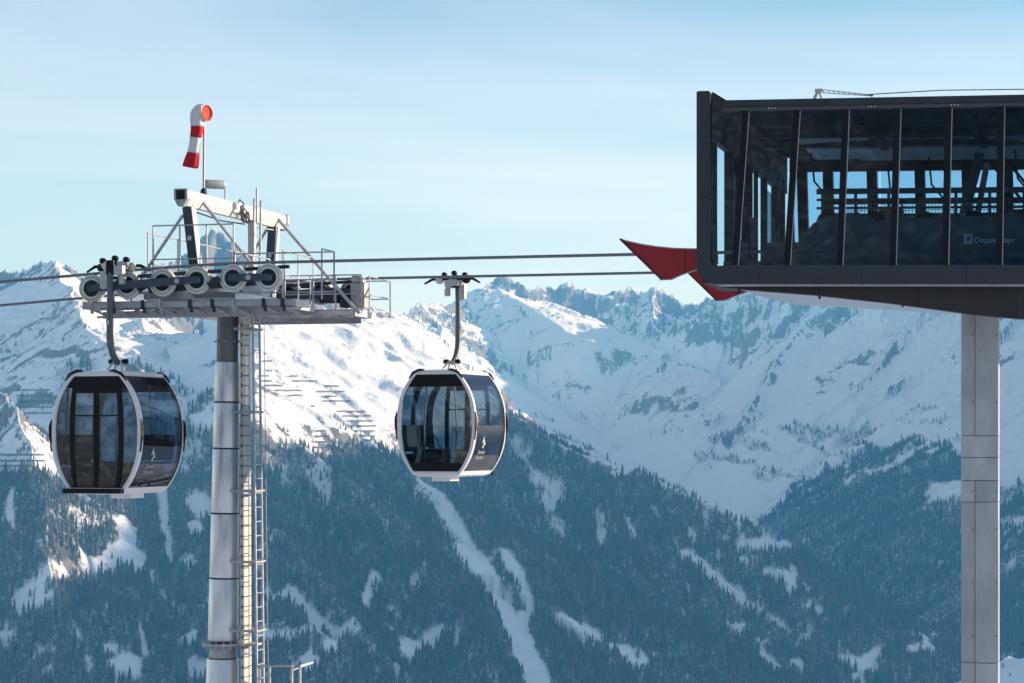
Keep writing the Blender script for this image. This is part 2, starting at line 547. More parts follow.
SPARSE_RIGHT = [(690, 462), (700, 435), (740, 420), (800, 425), (850, 430), (920, 400), (962, 420), (962, 470), (870, 450), (797, 478), (745, 488)]
isleft = sy < 5500
W = np.maximum(W, np.where(poly_in(wu, wp, LEFT_WOOD) & isleft, 1.0, 0))
W = np.maximum(W, np.where(poly_in(wu, wp, RIGHT_WOOD) & (su > 735) & (sy > 4200), 1.0, 0))
W = np.maximum(W, np.where(poly_in(wu, wp, SPARSE_LEFT) & isleft, .55 * sstep(-.15, .45, nz1 + .4 * nz2), 0))
W = np.maximum(W, np.where(poly_in(wu, wp, SPARSE_MID) & isleft, .35 * sstep(0, .5, nz1 + .4 * nz2), 0))
W = np.maximum(W, np.where(poly_in(wu, wp, SPARSE_BOWL), .5 * sstep(0, .4, nz1), 0))
diag = fbm((sx + sy * .5) / 60, (sy * .9 - sx * .5) / 500, 3, .55, seed=91)
W = np.maximum(W, np.where(poly_in(wu, wp, SPARSE_RIGHT) & (sy > 5600), .5 * sstep(.15, .5, diag + .35 * nz2), 0))
CLEAR = [
    [(418, 484, 10), (446, 511, 9), (464, 547, 9), (485, 572, 9), (500, 600, 8), (514, 629, 8), (525, 653, 11), (541, 690, 13)],
    [(503, 552, 6), (521, 579, 6), (528, 607, 6), (527, 640, 6)],
    [(681, 547, 2.5), (702, 565, 4), (730, 589, 4), (787, 630, 2)],
    [(557, 614, 3), (578, 629, 5), (599, 639, 5)], [(613, 646, 3), (631, 657, 5), (642, 656, 3)],
    [(737, 625, 8)], [(765, 645, 5)], [(797, 666, 7)], [(767, 660, 3), (780, 673, 4)],
    [(601, 520, 5), (603, 545, 6)], [(625, 515, 3), (632, 535, 2)],
    [(404, 640, 6), (412, 650, 9)], [(430, 640, 9), (440, 630, 6)],
    [(270, 596, 4), (288, 589, 6), (307, 608, 5), (321, 625, 6)], [(262, 638, 6), (302, 629, 4), (335, 631, 5), (356, 629, 5)],
    [(309, 661, 11)], [(326, 649, 5), (338, 643, 5)], [(376, 580, 5), (369, 611, 5)], [(388, 632, 6)], [(417, 645, 7)],
    [(15, 602, 5), (22, 595, 8), (40, 578, 11), (60, 568, 14), (76, 573, 5), (98, 562, 9), (122, 550, 12), (138, 562, 10)], [(122, 520, 5), (128, 540, 10)], [(22, 605, 9), (50, 595, 5)],
    [(113, 649, 8)], [(130, 668, 14)], [(140, 629, 3), (146, 652, 3)], [(190, 635, 10)], [(196, 666, 11)], [(186, 560, 8)], [(192, 526, 9)], [(200, 505, 12)],
    [(162, 486, 4), (164, 520, 4), (166, 557, 3)], [(12, 490, 3), (12, 525, 3)], [(37, 538, 4)],
    [(739, 545, 6), (765, 543, 9), (790, 549, 7)], [(745, 562, 5)], [(767, 570, 4), (795, 577, 6), (787, 590, 4)], [(808, 604, 3), (822, 612, 3)],
    [(845, 478, 2), (880, 468, 4), (918, 452, 5), (940, 440, 6)], [(925, 500, 3), (945, 490, 7), (966, 482, 9)],
    [(840, 656, 3), (862, 664, 8), (884, 650, 4)], [(911, 648, 6), (936, 636, 5)], [(911, 627, 3), (942, 613, 4)], [(858, 683, 8)],
    [(985, 585, 3), (1024, 560, 4)], [(1003, 530, 2), (1024, 520, 4)], [(740, 528, 3), (752, 520, 4), (790, 490, 3)],
]
for ln in CLEAR:
    d = line_d(wu, wp, ln)
    W = W * sstep(-1.5, 3.0, d)
# cut bare for the avalanche barriers
for (xa, xb, ya, yb) in ((8, 56, 384, 430), (-5, 48, 450, 471), (255, 380, 355, 446)):
    W = W * (1 - .85 * ((su > xa) & (su < xb) & (sp > ya) & (sp < yb)))
# broken rocky rib with few trees
for ln, wgt in [([(505, 440, 10), (540, 465, 13), (552, 493, 13), (564, 530, 7)], .9), ([(300, 440, 14), (318, 470, 14), (325, 500, 8)], .7), ([(260, 440, 10), (285, 470, 10)], .5), ([(70, 510, 16), (100, 520, 16)], .6), ([(430, 470, 12), (470, 455, 14), (495, 450, 12)], .5), ([(508, 412, 5), (545, 436, 5), (575, 455, 3)], .9)]:
    d = line_d(wu, wp, ln)
    W = W * (1 - wgt * (1 - sstep(-4, 6, d)) * sstep(-.35, .25, nz1))
# thin spots of the wood everywhere
W = W * (1 - .75 * sstep(.38, .75, nz2 * .8 + nz3 * .35))
W[sy < 2700] = 0
WOOD = np.zeros(ZZ.shape)
WOOD[SEL] = W

def grid_mesh(name, X, Y, Z):
    nr, nc = Z.shape
    me = bpy.data.meshes.new(name)
    co = np.stack([X, Y, Z], -1).reshape(-1, 3).astype(np.float32)
    idx = np.arange(nr * nc).reshape(nr, nc)
    q = np.stack([idx[:-1, :-1], idx[:-1, 1:], idx[1:, 1:], idx[1:, :-1]], -1).reshape(-1, 4).astype(np.int32)
    me.vertices.add(len(co)); me.vertices.foreach_set('co', co.ravel())
    me.loops.add(q.size); me.loops.foreach_set('vertex_index', q.ravel())
    me.polygons.add(len(q))
    me.polygons.foreach_set('loop_start', np.arange(0, q.size, 4, dtype=np.int32))
    me.polygons.foreach_set('use_smooth', np.ones(len(q), bool))
    me.update(calc_edges=True)
    return me

def terrain_material():
    m = bpy.data.materials.new('snow_and_rock')
    m.use_nodes = True
    nt = m.node_tree; N = nt.nodes; L = nt.links
    b = N['Principled BSDF']
    geo = N.new('ShaderNodeNewGeometry')
    sep = N.new('ShaderNodeSeparateXYZ'); L.new(geo.outputs['Normal'], sep.inputs[0])
    def noise(scale, det, sc=(1, 1, 1)):
        mp = N.new('ShaderNodeMapping'); mp.inputs['Scale'].default_value = sc
        L.new(geo.outputs['Position'], mp.inputs['Vector'])
        n = N.new('ShaderNodeTexNoise'); n.inputs['Scale'].default_value = scale; n.inputs['Detail'].default_value = det; n.inputs['Roughness'].default_value = .66
        L.new(mp.outputs['Vector'], n.inputs['Vector'])
        return n.outputs['Fac']
    def math_(op, a, b_=None, v=None):
        n = N.new('ShaderNodeMath'); n.operation = op
        L.new(a, n.inputs[0])
        if b_ is not None: L.new(b_, n.inputs[1])
        if v is not None: n.inputs[1].default_value = v
        return n.outputs[0]
    def rng_(x, a, b_, lo=0., hi=1.):
        n = N.new('ShaderNodeMapRange'); n.inputs['From Min'].default_value = a; n.inputs['From Max'].default_value = b_
        n.inputs['To Min'].default_value = lo; n.inputs['To Max'].default_value = hi; n.interpolation_type = 'SMOOTHSTEP'
        L.new(x, n.inputs['Value']); return n.outputs['Result']
    n2 = noise(.06, 9, (1, 1, .45))
    at_ = N.new('ShaderNodeAttribute'); at_.attribute_name = 'rocky'
    rk = math_('ADD', at_.outputs['Fac'], math_('MULTIPLY', math_('SUBTRACT', n2, v=.5), v=.75))
    rk = math_('SUBTRACT', rk, math_('MULTIPLY', math_('SUBTRACT', sep.outputs['Z'], v=.80), v=1.5))
    fine = noise(.22, 5, (1, 1, .4))
    rk = math_('ADD', rk, math_('MULTIPLY', math_('SUBTRACT', fine, v=.5), v=.85))
    rock = rng_(rk, .52, .62)
    # rock colours
    cr = N.new('ShaderNodeValToRGB')
    cr.color_ramp.elements[0].color = (.085, .080, .080, 1); cr.color_ramp.elements[1].color = (.26, .235, .215, 1)
    L.new(noise(.03, 7), cr.inputs['Fac'])
    # snow
    cs = N.new('ShaderNodeValToRGB')
    cs.color_ramp.elements[0].color = (.70, .745, .80, 1); cs.color_ramp.elements[1].color = (.80, .835, .88, 1)
    L.new(noise(.02, 5), cs.inputs['Fac'])
    mx = N.new('ShaderNodeMix'); mx.data_type = 'RGBA'
    L.new(rock, mx.inputs['Factor']); L.new(cs.outputs['Color'], mx.inputs['A']); L.new(cr.outputs['Color'], mx.inputs['B'])
    # forest floor: needles, stems and scrub break up the snow
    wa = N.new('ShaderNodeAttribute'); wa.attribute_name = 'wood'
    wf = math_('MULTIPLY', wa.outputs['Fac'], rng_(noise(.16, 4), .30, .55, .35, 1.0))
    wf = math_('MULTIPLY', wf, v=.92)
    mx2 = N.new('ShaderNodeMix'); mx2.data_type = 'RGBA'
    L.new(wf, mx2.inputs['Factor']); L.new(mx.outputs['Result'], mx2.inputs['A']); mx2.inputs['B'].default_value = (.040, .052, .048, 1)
    L.new(mx2.outputs['Result'], b.inputs['Base Color'])
    b.inputs['Roughness'].default_value = .8
    b.inputs['Specular IOR Level'].default_value = .15
    bp = N.new('ShaderNodeBump'); bp.inputs['Strength'].default_value = .55; bp.inputs['Distance'].default_value = 6.0
    L.new(noise(.035, 8), bp.inputs['Height']); L.new(bp.outputs['Normal'], b.inputs['Normal'])
    return m

M_TERRAIN = terrain_material()
me = grid_mesh('mountain_terrain', XX, YY, ZZ)
me.materials.append(M_TERRAIN)
a = me.attributes.new('wood', 'FLOAT', 'POINT'); a.data.foreach_set('value', WOOD.ravel().astype(np.float32))
rocky = height.rock
a = me.attributes.new('rocky', 'FLOAT', 'POINT'); a.data.foreach_set('value', rocky.ravel().astype(np.float32))
terrain = bpy.data.objects.new('mountain_terrain', me)
C.objects.link(terrain)
tag(terrain, 'snow-covered alpine mountains and valley with wooded lower slopes', kind='structure')

# the ground the photographer stands on, and unseen slopes added behind to darken reflections
gx = np.concatenate([lin(-4200, -400, 38), lin(-400, 400, 60), lin(400, 4200, 38), [4200]])
gy = np.concatenate([lin(-4200, -300, 40), lin(-300, 50, 40), [50.0]])
GX, GY = np.meshgrid(gx, gy, indexing='xy')
GR = np.hypot(GX, GY)
GZ = near_ground(GX, GY)
GZ = np.maximum(GZ, -700)
back = sstep(500, 3600, -GY * .85 + GX * .55) * (1500 + 200 * ridged(GX / 1100, GY / 1100, 5, seed=101)) * sstep(200, 1500, -GY)
ring = 1350 * (1 + .22 * ridged(GX / 900 + 4, GY / 900, 4, seed=161)) * sstep(900, 3000, GR) * sstep(-.15, .35, (-GY * .75 - GX * .66) / np.maximum(GR, 1))
GZ = GZ + np.maximum(back, ring) + sstep(80, 900, GR) * 10 * fbm(GX / 200, GY / 200, 4, seed=111)
me = grid_mesh('snow_ground', GX, GY, GZ)
me.materials.append(M_TERRAIN)
a = me.attributes.new('rocky', 'FLOAT', 'POINT'); a.data.foreach_set('value', (sstep(1200, 2600, GR) * .45).ravel().astype(np.float32))
a = me.attributes.new('wood', 'FLOAT', 'POINT'); a.data.foreach_set('value', (sstep(260, 600, GR) * (1 - sstep(480, 760, GZ + 60 * fbm(GX / 300, GY / 300, 3, seed=141)))).ravel().astype(np.float32))
ground = bpy.data.objects.new('snow_ground', me)
C.objects.link(ground)
tag(ground, 'snowy slope below the lift, with added unseen slopes behind the viewer', kind='structure')

# ------------------------------------------------------------------ air
M_HAZE = bpy.data.materials.new('haze')
M_HAZE.use_nodes = True
nt = M_HAZE.node_tree
nt.nodes.clear()
ho = nt.nodes.new('ShaderNodeOutputMaterial')
hv = nt.nodes.new('ShaderNodeVolumePrincipled')
hv.inputs['Color'].default_value = (0.14, 0.555, 1.0, 1)
hv.inputs['Absorption Color'].default_value = (1, 1, 1, 1)
hv.inputs['Density'].default_value = 6.3e-5
hv.inputs['Anisotropy'].default_value = 0.1
nt.links.new(hv.outputs['Volume'], ho.inputs['Volume'])
hz_top = float(max(ZZ.max(), GZ.max())) + 15
hz_bot = float(min(ZZ.min(), GZ.min())) - 1
haze = MB().box(((float(XX.min() + XX.max())) / 2, (13050 - 4250) / 2, (hz_top + hz_bot) / 2), (float(XX.max() - XX.min()) + 100, 13050 + 4250, hz_top - hz_bot)).build('haze', M_HAZE)
tag(haze, 'thin blue winter haze filling the valley air', 'haze', kind='stuff')
# ------------------------------------------------------------------ woods
def tree_material():
    m = bpy.data.materials.new('spruce_needles')
    m.use_nodes = True
    nt = m.node_tree; N = nt.nodes; L = nt.links
    b = N['Principled BSDF']
    oi = N.new('ShaderNodeObjectInfo')
    geo = N.new('ShaderNodeNewGeometry')
    cr = N.new('ShaderNodeValToRGB')
    e = cr.color_ramp.elements
    e[0].color = (.020, .034, .026, 1); e[1].color = (.115, .085, .060, 1)
    e.new(.55).color = (.036, .050, .036, 1); e.new(.85).color = (.065, .062, .045, 1)
    L.new(oi.outputs['Random'], cr.inputs['Fac'])
    # snow caught on the upper sides of the boughs
    sep = N.new('ShaderNodeSeparateXYZ'); L.new(geo.outputs['Normal'], sep.inputs[0])
    n = N.new('ShaderNodeTexNoise'); n.inputs['Scale'].default_value = .55; n.inputs['Detail'].default_value = 3
    L.new(geo.outputs['Position'], n.inputs['Vector'])
    ad = N.new('ShaderNodeMath'); ad.operation = 'ADD'; L.new(sep.outputs['Z'], ad.inputs[0]); L.new(n.outputs['Fac'], ad.inputs[1])
    mr = N.new('ShaderNodeMapRange'); mr.inputs['From Min'].default_value = .86; mr.inputs['From Max'].default_value = 1.15; mr.inputs['To Max'].default_value = .26
    L.new(ad.outputs[0], mr.inputs['Value'])
    mx = N.new('ShaderNodeMix'); mx.data_type = 'RGBA'
    L.new(mr.outputs['Result'], mx.inputs['Factor']); L.new(cr.outputs['Color'], mx.inputs['A']); mx.inputs['B'].default_value = (.72, .74, .78, 1)
    L.new(mx.outputs['Result'], b.inputs['Base Color'])
    b.inputs['Roughness'].default_value = .9
    b.inputs['Specular IOR Level'].default_value = .1
    return m
def warm_toned(m):  # browner ramp standing in for warm sunlight on the trees
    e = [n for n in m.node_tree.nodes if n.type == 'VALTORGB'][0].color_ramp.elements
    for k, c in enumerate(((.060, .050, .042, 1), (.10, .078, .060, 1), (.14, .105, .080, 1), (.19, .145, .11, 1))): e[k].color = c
    m.name = 'sunlit_brown_needles'
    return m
M_TREE = tree_material()
M_WARMTREE = warm_toned(tree_material())
def haze_paled(m):  # paler ramp and more snow put distance haze into the tree colour
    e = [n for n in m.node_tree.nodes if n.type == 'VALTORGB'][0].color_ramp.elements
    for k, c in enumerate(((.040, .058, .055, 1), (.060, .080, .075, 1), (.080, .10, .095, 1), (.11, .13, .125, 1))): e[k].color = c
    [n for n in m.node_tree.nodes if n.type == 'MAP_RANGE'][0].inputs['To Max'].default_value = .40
    m.name = 'haze_paled_needles'
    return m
M_HAZETREE = haze_paled(tree_material())
M_BARK = make_mat('spruce_bark', (.07, .05, .04), .9, var=.3)

def spruce_crown(seed, h=1.0, tiers=6, sides=7):
    """An uneven stack of drooping bough rings; unit height."""
    r = random.Random(seed)
    mb = MB()
    base = .08
    for t in range(tiers):
        f = t / tiers
        z0 = base + (1 - base) * f ** .92
        z1 = min(1.0, z0 + (1 - base) / tiers * 2.05)
        rad = .145 * (1 - f) ** .85 * r.uniform(.85, 1.15) + .012
        ring = []
        a0 = r.uniform(0, 6.28)
        for k in range(sides):
            a = a0 + 2 * math.pi * (k + r.uniform(-.25, .25)) / sides
            rr = rad * r.uniform(.62, 1.25)
            ring.append(Vector((rr * math.cos(a), rr * math.sin(a), z0 - rad * r.uniform(.0, .5))))
        top = Vector((r.uniform(-.008, .008), r.uniform(-.008, .008), z1))
        mb.add(ring + [top], [(k, (k + 1) % sides, sides) for k in range(sides)])
    return mb
tree_src = []
for s in range(10):
    mb = spruce_crown(s, tiers=[6, 7, 5, 6, 7, 7, 6, 5, 6, 5][s], sides=[7, 6, 7, 6, 7, 6, 7, 6, 6, 7][s])
    mb.lathe([(.014, -.06), (.010, .12)], (0, 0, 0), (0, 0, 1), 5)
    me = bpy.data.meshes.new('spruce_source')
    me.from_pydata(mb.v, [], mb.f); me.materials.append(M_TREE if s < 5 else (M_WARMTREE if s < 7 else M_HAZETREE)); me.update()
    tree_src.append(me)

# cells of the ground grid, how many trees in each
cx = np.stack([XX[:-1, :-1], XX[:-1, 1:], XX[1:, 1:], XX[1:, :-1]], -1)
cy = np.stack([YY[:-1, :-1], YY[:-1, 1:], YY[1:, 1:], YY[1:, :-1]], -1)
cz = np.stack([ZZ[:-1, :-1], ZZ[:-1, 1:], ZZ[1:, 1:], ZZ[1:, :-1]], -1)
area = .5 * np.abs((cx[..., 2] - cx[..., 0]) * (cy[..., 3] - cy[..., 1]) - (cx[..., 3] - cx[..., 1]) * (cy[..., 2] - cy[..., 0]))
wc = .25 * (WOOD[:-1, :-1] + WOOD[:-1, 1:] + WOOD[1:, 1:] + WOOD[1:, :-1])
dens = np.where(cy[..., 0] < 5500, 1 / 48.0, 1 / 78.0)
lam = area * dens * np.clip(wc, 0, 1) ** 1.15
cnt = rng.poisson(lam)
ii = np.repeat(np.arange(cnt.size), cnt.ravel())
def pick(a): return a.reshape(-1, 4)[ii]
a_, b_ = rng.random(len(ii)), rng.random(len(ii))
def bil(q): return (q[:, 0] * (1 - a_) + q[:, 1] * a_) * (1 - b_) + (q[:, 3] * (1 - a_) + q[:, 2] * a_) * b_
TX, TY, TZ = bil(pick(cx)), bil(pick(cy)), bil(pick(cz))
nT = len(TX)
stand = fbm(TX / 180, TY / 180, 3, seed=121)
TH = (17.5 + 5.6 * rng.standard_normal(nT) + 6 * stand) * np.where(TY < 5500, .88, .86)
TH = np.clip(TH, 5, 33) * np.clip(.55 + .6 * wc.ravel()[ii], .5, 1.0)
TV = rng.integers(0, 5, nT)
# brown-toned trees: warm sunlight put into the colour along the left spurs
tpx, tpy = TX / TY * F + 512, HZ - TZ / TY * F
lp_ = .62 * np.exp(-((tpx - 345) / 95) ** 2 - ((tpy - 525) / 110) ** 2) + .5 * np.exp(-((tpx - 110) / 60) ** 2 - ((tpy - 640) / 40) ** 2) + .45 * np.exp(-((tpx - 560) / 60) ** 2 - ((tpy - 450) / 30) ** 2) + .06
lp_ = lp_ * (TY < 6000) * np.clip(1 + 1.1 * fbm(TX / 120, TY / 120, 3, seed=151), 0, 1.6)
warm = rng.random(nT) < lp_
TV[warm] = 5 + rng.integers(0, 2, int(warm.sum()))
paled = TY > 5500
TV[paled] = 7 + rng.integers(0, 3, int(paled.sum()))
print('trees', nT)

def tree_cloud(name, X, Y, Z, H, V):
    me = bpy.data.meshes.new(name)
    n = len(X)
    me.vertices.add(n)
    me.vertices.foreach_set('co', np.stack([X, Y, Z], -1).astype(np.float32).ravel())
    for nm, val, typ in (('tree_h', H, 'FLOAT'), ('tree_w', H * rng.uniform(.85, 1.35, n), 'FLOAT'), ('tree_r', rng.uniform(0, 6.283, n), 'FLOAT'), ('tree_v', V, 'INT')):
        at_ = me.attributes.new(nm, typ, 'POINT')
        at_.data.foreach_set('value', np.asarray(val, dtype=np.int32 if typ == 'INT' else np.float32))
    o = bpy.data.objects.new(name, me)
    C.objects.link(o)
    ng = bpy.data.node_groups.new('plant_spruces', 'GeometryNodeTree')
    ng.interface.new_socket('Geometry', in_out='INPUT', socket_type='NodeSocketGeometry')
    ng.interface.new_socket('Geometry', in_out='OUTPUT', socket_type='NodeSocketGeometry')
    N, L = ng.nodes, ng.links
    gi, go = N.new('NodeGroupInput'), N.new('NodeGroupOutput')
    def attr(nm, typ):
        n_ = N.new('GeometryNodeInputNamedAttribute'); n_.data_type = typ; n_.inputs['Name'].default_value = nm
        return n_.outputs['Attribute']
    m2p = N.new('GeometryNodeMeshToPoints')
    L.new(gi.outputs[0], m2p.inputs['Mesh'])
    join = N.new('GeometryNodeGeometryToInstance')
    for src in tree_src:
        so = bpy.data.objects.new('spruce_source', src)      # never linked to the scene: only the instances show
        oi = N.new('GeometryNodeObjectInfo'); oi.inputs['Object'].default_value = so
        L.new(oi.outputs['Geometry'], join.inputs[0])
    iop = N.new('GeometryNodeInstanceOnPoints')
    L.new(m2p.outputs['Points'], iop.inputs['Points'])
    L.new(join.outputs[0], iop.inputs['Instance'])
    iop.inputs['Pick Instance'].default_value = True
    L.new(attr('tree_v', 'INT'), iop.inputs['Instance Index'])
    cs = N.new('ShaderNodeCombineXYZ')
    w = attr('tree_w', 'FLOAT')
    L.new(w, cs.inputs['X']); L.new(w, cs.inputs['Y']); L.new(attr('tree_h', 'FLOAT'), cs.inputs['Z'])
    L.new(cs.outputs[0], iop.inputs['Scale'])
    cr = N.new('ShaderNodeCombineXYZ'); L.new(attr('tree_r', 'FLOAT'), cr.inputs['Z'])
    L.new(cr.outputs[0], iop.inputs['Rotation'])
    L.new(iop.outputs['Instances'], go.inputs[0])
    md = o.modifiers.new('plant_spruces', 'NODES'); md.node_group = ng
    return o
right = (TX / TY * F + 512 > 720) & (TY > 5000) & (TX > 500)
for msk, label in ((~right, 'dense spruce wood covering the left mountain below the cabins'), (right, 'hazy blue spruce wood on the right slope behind the concrete pillar')):
    o = tree_cloud('spruce_forest', TX[msk], TY[msk], TZ[msk], TH[msk], TV[msk])
    tag(o, label, 'forest', kind='stuff')
# ------------------------------------------------------------------ materials for the lift
M_GALV = make_mat('galvanised_steel', (.50, .51, .52), .48, .55, var=.28, vscale=9, rvar=.1)
M_GALVD = make_mat('weathered_steel', (.42, .43, .44), .55, .45, var=.25, vscale=7)
M_SLEEVE = make_mat('bright_zinc_tube', (.78, .80, .82), .36, .55, var=.18, vscale=3.0, rvar=.10, streak=(2, 2, .4))
M_SHAFT = make_mat('grey_painted_tube', (.17, .18, .19), .5, .2, var=.12, vscale=3)
M_DARK = make_mat('dark_steel', (.030, .036, .045), .5, .0, var=.3, vscale=8, spec=.3)
M_BLUEGREY = make_mat('blue_grey_paint', (.060, .080, .105), .45, .0, var=.2, vscale=8, spec=.3)
M_BLACK = make_mat('black_plastic', (.006, .007, .008), .4, var=.25, vscale=20, spec=.25)
M_RUBBER = make_mat('pale_tyre_rubber', (.66, .67, .60), .65, var=.18, vscale=14)
M_CREAM = make_mat('cream_cladding', (.60, .55, .47), .55, var=.12, vscale=6)
M_WHITE = make_mat('white_gelcoat', (.80, .80, .80), .28, var=.05, vscale=3, coat=.3)
M_WHITEST = make_mat('white_painted_steel', (.64, .64, .63), .45, var=.20, vscale=7)
M_ROPE = make_mat('steel_wire_rope', (.20, .21, .225), .5, .4, bump=.6, bscale=90)
M_RED = make_mat('red_fabric', (.72, .014, .028), .75, var=.12, vscale=8, bump=.3, bscale=30)
M_ORANGE = make_mat('orange_red_fabric', (.80, .09, .035), .75, var=.12, vscale=8)
M_WHITEFAB = make_mat('white_fabric', (.90, .89, .88), .8, var=.06, vscale=8, bump=.3, bscale=30)
def thin_cloth(m, amount):
    nt = m.node_tree
    out = nt.nodes['Material Output']; b = nt.nodes['Principled BSDF']
    tl = nt.nodes.new('ShaderNodeBsdfTranslucent')
    tl.inputs['Color'].default_value = b.inputs['Base Color'].default_value
    mx = nt.nodes.new('ShaderNodeMixShader'); mx.inputs['Fac'].default_value = amount
    nt.links.new(b.outputs[0], mx.inputs[1]); nt.links.new(tl.outputs[0], mx.inputs[2]); nt.links.new(mx.outputs[0], out.inputs['Surface'])
for m_ in (M_RED, M_ORANGE, M_WHITEFAB): thin_cloth(m_, .30)
M_GOLD = make_mat('worn_bronze', (.30, .22, .12), .45, .5, var=.25, vscale=20)

TH = math.radians(14.0)
RD = Vector((math.cos(TH), -math.sin(TH), 0))       # along the rope, to the right
ND = Vector((math.sin(TH), math.cos(TH), 0))        # across the rope, away from the viewer
UP = Vector((0, 0, 1))
TB = -9.2                                           # ground height at the tower
TOW = Vector((-5.39, 43.67, TB))
def seen_on_line(px, yl):
    """Distance along the rope line (tower frame, yl across) seen at picture column px."""
    o = TOW + ND * yl
    a = (px - 512) / F
    return (a * o.y - o.x) / (RD.x - a * RD.y)
def seen_z(px, py, yl):
    t = seen_on_line(px, yl)
    y = TOW.y + ND.y * yl + RD.y * t
    return (HZ - py) / F * y

tower = empty('lift_tower', TOW, -TH)
tag(tower, 'tall tubular steel ropeway tower with wheels and work platforms on top', 'lift tower')
def tz(o):
    o.location.z = -TB
    return o
def TP(mb, name, mat, parent=tower):
    o = mb.build(name, mat, parent)
    return tz(o) if parent is tower else o
# --- shaft: a tube leaning a touch, clad in sleeves
def axis(z): return Vector((.016 * (z - 2.5), 0, z))
def sleeve(z0, z1, r0, r1, name, mat, n=40, lip=.006):
    a, b = axis(z0), axis(z1)
    L = (b - a).length
    mb = MB().lathe([(r0 - .03, 0), (r0 - lip, 0), (r0, .012), (r1, L - .012), (r1 - lip, L), (r1 - .03, L)], a, b - a, n)
    return TP(mb, name, mat)
sleeve(1.44, 2.72, .205, .205, 'shaft_head', M_SHAFT)
levels = [1.48, .708, -.17, -1.40, -2.63, -3.83]
rads = [.232, .240, .252, .266, .280, .292]
for i in range(5):
    sleeve(levels[i + 1] + .018, levels[i] - .0, rads[i + 1], rads[i], 'shaft_sleeve', M_SLEEVE)
    if i < 4:
        sleeve(levels[i + 1] - .004, levels[i + 1] + .020, rads[i + 1] + .008, rads[i + 1] + .008, 'joint_band', M_DARK)
sleeve(-4.14, -3.86, .265, .262, 'shaft_neck', M_GALVD)
sleeve(-9.25, -4.15, .40, .305, 'shaft_foot', M_SLEEVE)
fl = MB().lathe([(.26, -.02), (.40, -.02), (.40, .03), (.26, .03)], axis(-3.88), UP, 32, closed=True)
for k in range(16):
    a = 2 * math.pi * k / 16
    fl.lathe([(.0, -.07), (.018, -.07), (.018, .07), (0, .07)], axis(-3.88) + Vector((.355 * math.cos(a), .355 * math.sin(a), 0)), UP, 6)
fl.box(axis(-3.86) + Vector((.48, 0, 0)), (.5, .34, .04))
TP(fl, 'flange', M_GALVD)
TP(MB().lathe([(.75, 0), (.75, .35), (.6, .45), (0, .45)], (axis(TB).x, 0, TB - .2), UP, 24), 'footing', make_mat('footing_concrete', (.36, .36, .35), .85, var=.2))
# bolts on the head
for z in (1.87,):
    for k in range(8):
        a = 2 * math.pi * k / 8 + .2
        TP(MB().lathe([(0, 0), (.022, 0), (.022, .05), (0, .055)], axis(z) + Vector((.2 * math.cos(a), .2 * math.sin(a), 0)), (math.cos(a), math.sin(a), 0), 6), 'bolt', M_GALVD)
# --- cable duct beside the shaft, in short lengths with straps
def duct_x(z): return axis(z).x + .235 + .019 * (1.5 - z) + .125
zz = 2.55
k = 0
duct = empty('cable_duct', (0, 0, -TB), 0, tower)
while zz > TB + .4:
    z1 = zz - .19
    w = .40
    mb = MB().beam(Vector((duct_x(zz), 0, zz - .008)), Vector((duct_x(z1), 0, z1 + .008)), w, .07, up=(1, 0, 0))
    dark = .72 > zz > -1.15 or (k % 23 == 11)
    mb.build('duct_cover', M_GALVD if dark else M_CREAM, duct)
    mb = MB().beam(Vector((duct_x(z1), -w / 2 - .002, z1)), Vector((duct_x(z1), w / 2 + .002, z1)), .020, .078)
    mb.build('strap', M_DARK, duct)
    zz = z1; k += 1
# --- ladder, running up through the platform
ladder = empty('ladder', (0, 0, -TB), 0, tower)
def lad_x(z): return axis(z).x + .560 + .030 * max(0, 2.5 - z) * .95
for s in (-.18, .18):
    MB().beam((lad_x(4.55), s, 4.55), (lad_x(2.5), s, 2.5), .034, .04).beam((lad_x(2.5), s, 2.5), (lad_x(TB), s, TB), .034, .04).build('rail', M_GALV, ladder)
z = 4.4
while z > TB + .2:
    MB().tube([(lad_x(z), -.18, z), (lad_x(z), .18, z)], .012, 6).build('rung', M_GALV, ladder)
    z -= .27
for z in (2.1, .53, -.96, -2.3, -3.6, -5.2, -7):
    MB().beam((axis(z).x + .2, -.2, z), (lad_x(z) + .02, -.24, z), .035, .05).beam((axis(z).x + .2, .2, z), (lad_x(z) + .02, .24, z), .035, .05).beam((lad_x(z) + .03, -.26, z), (lad_x(z) + .03, .26, z), .022, .03).build('bracket', M_GALVD, ladder)
MB().tube([(lad_x(2.4) + .16, 0, 2.4), (lad_x(-9) + .16, 0, -9)], .007, 5).build('safety_wire', M_GALVD, ladder)

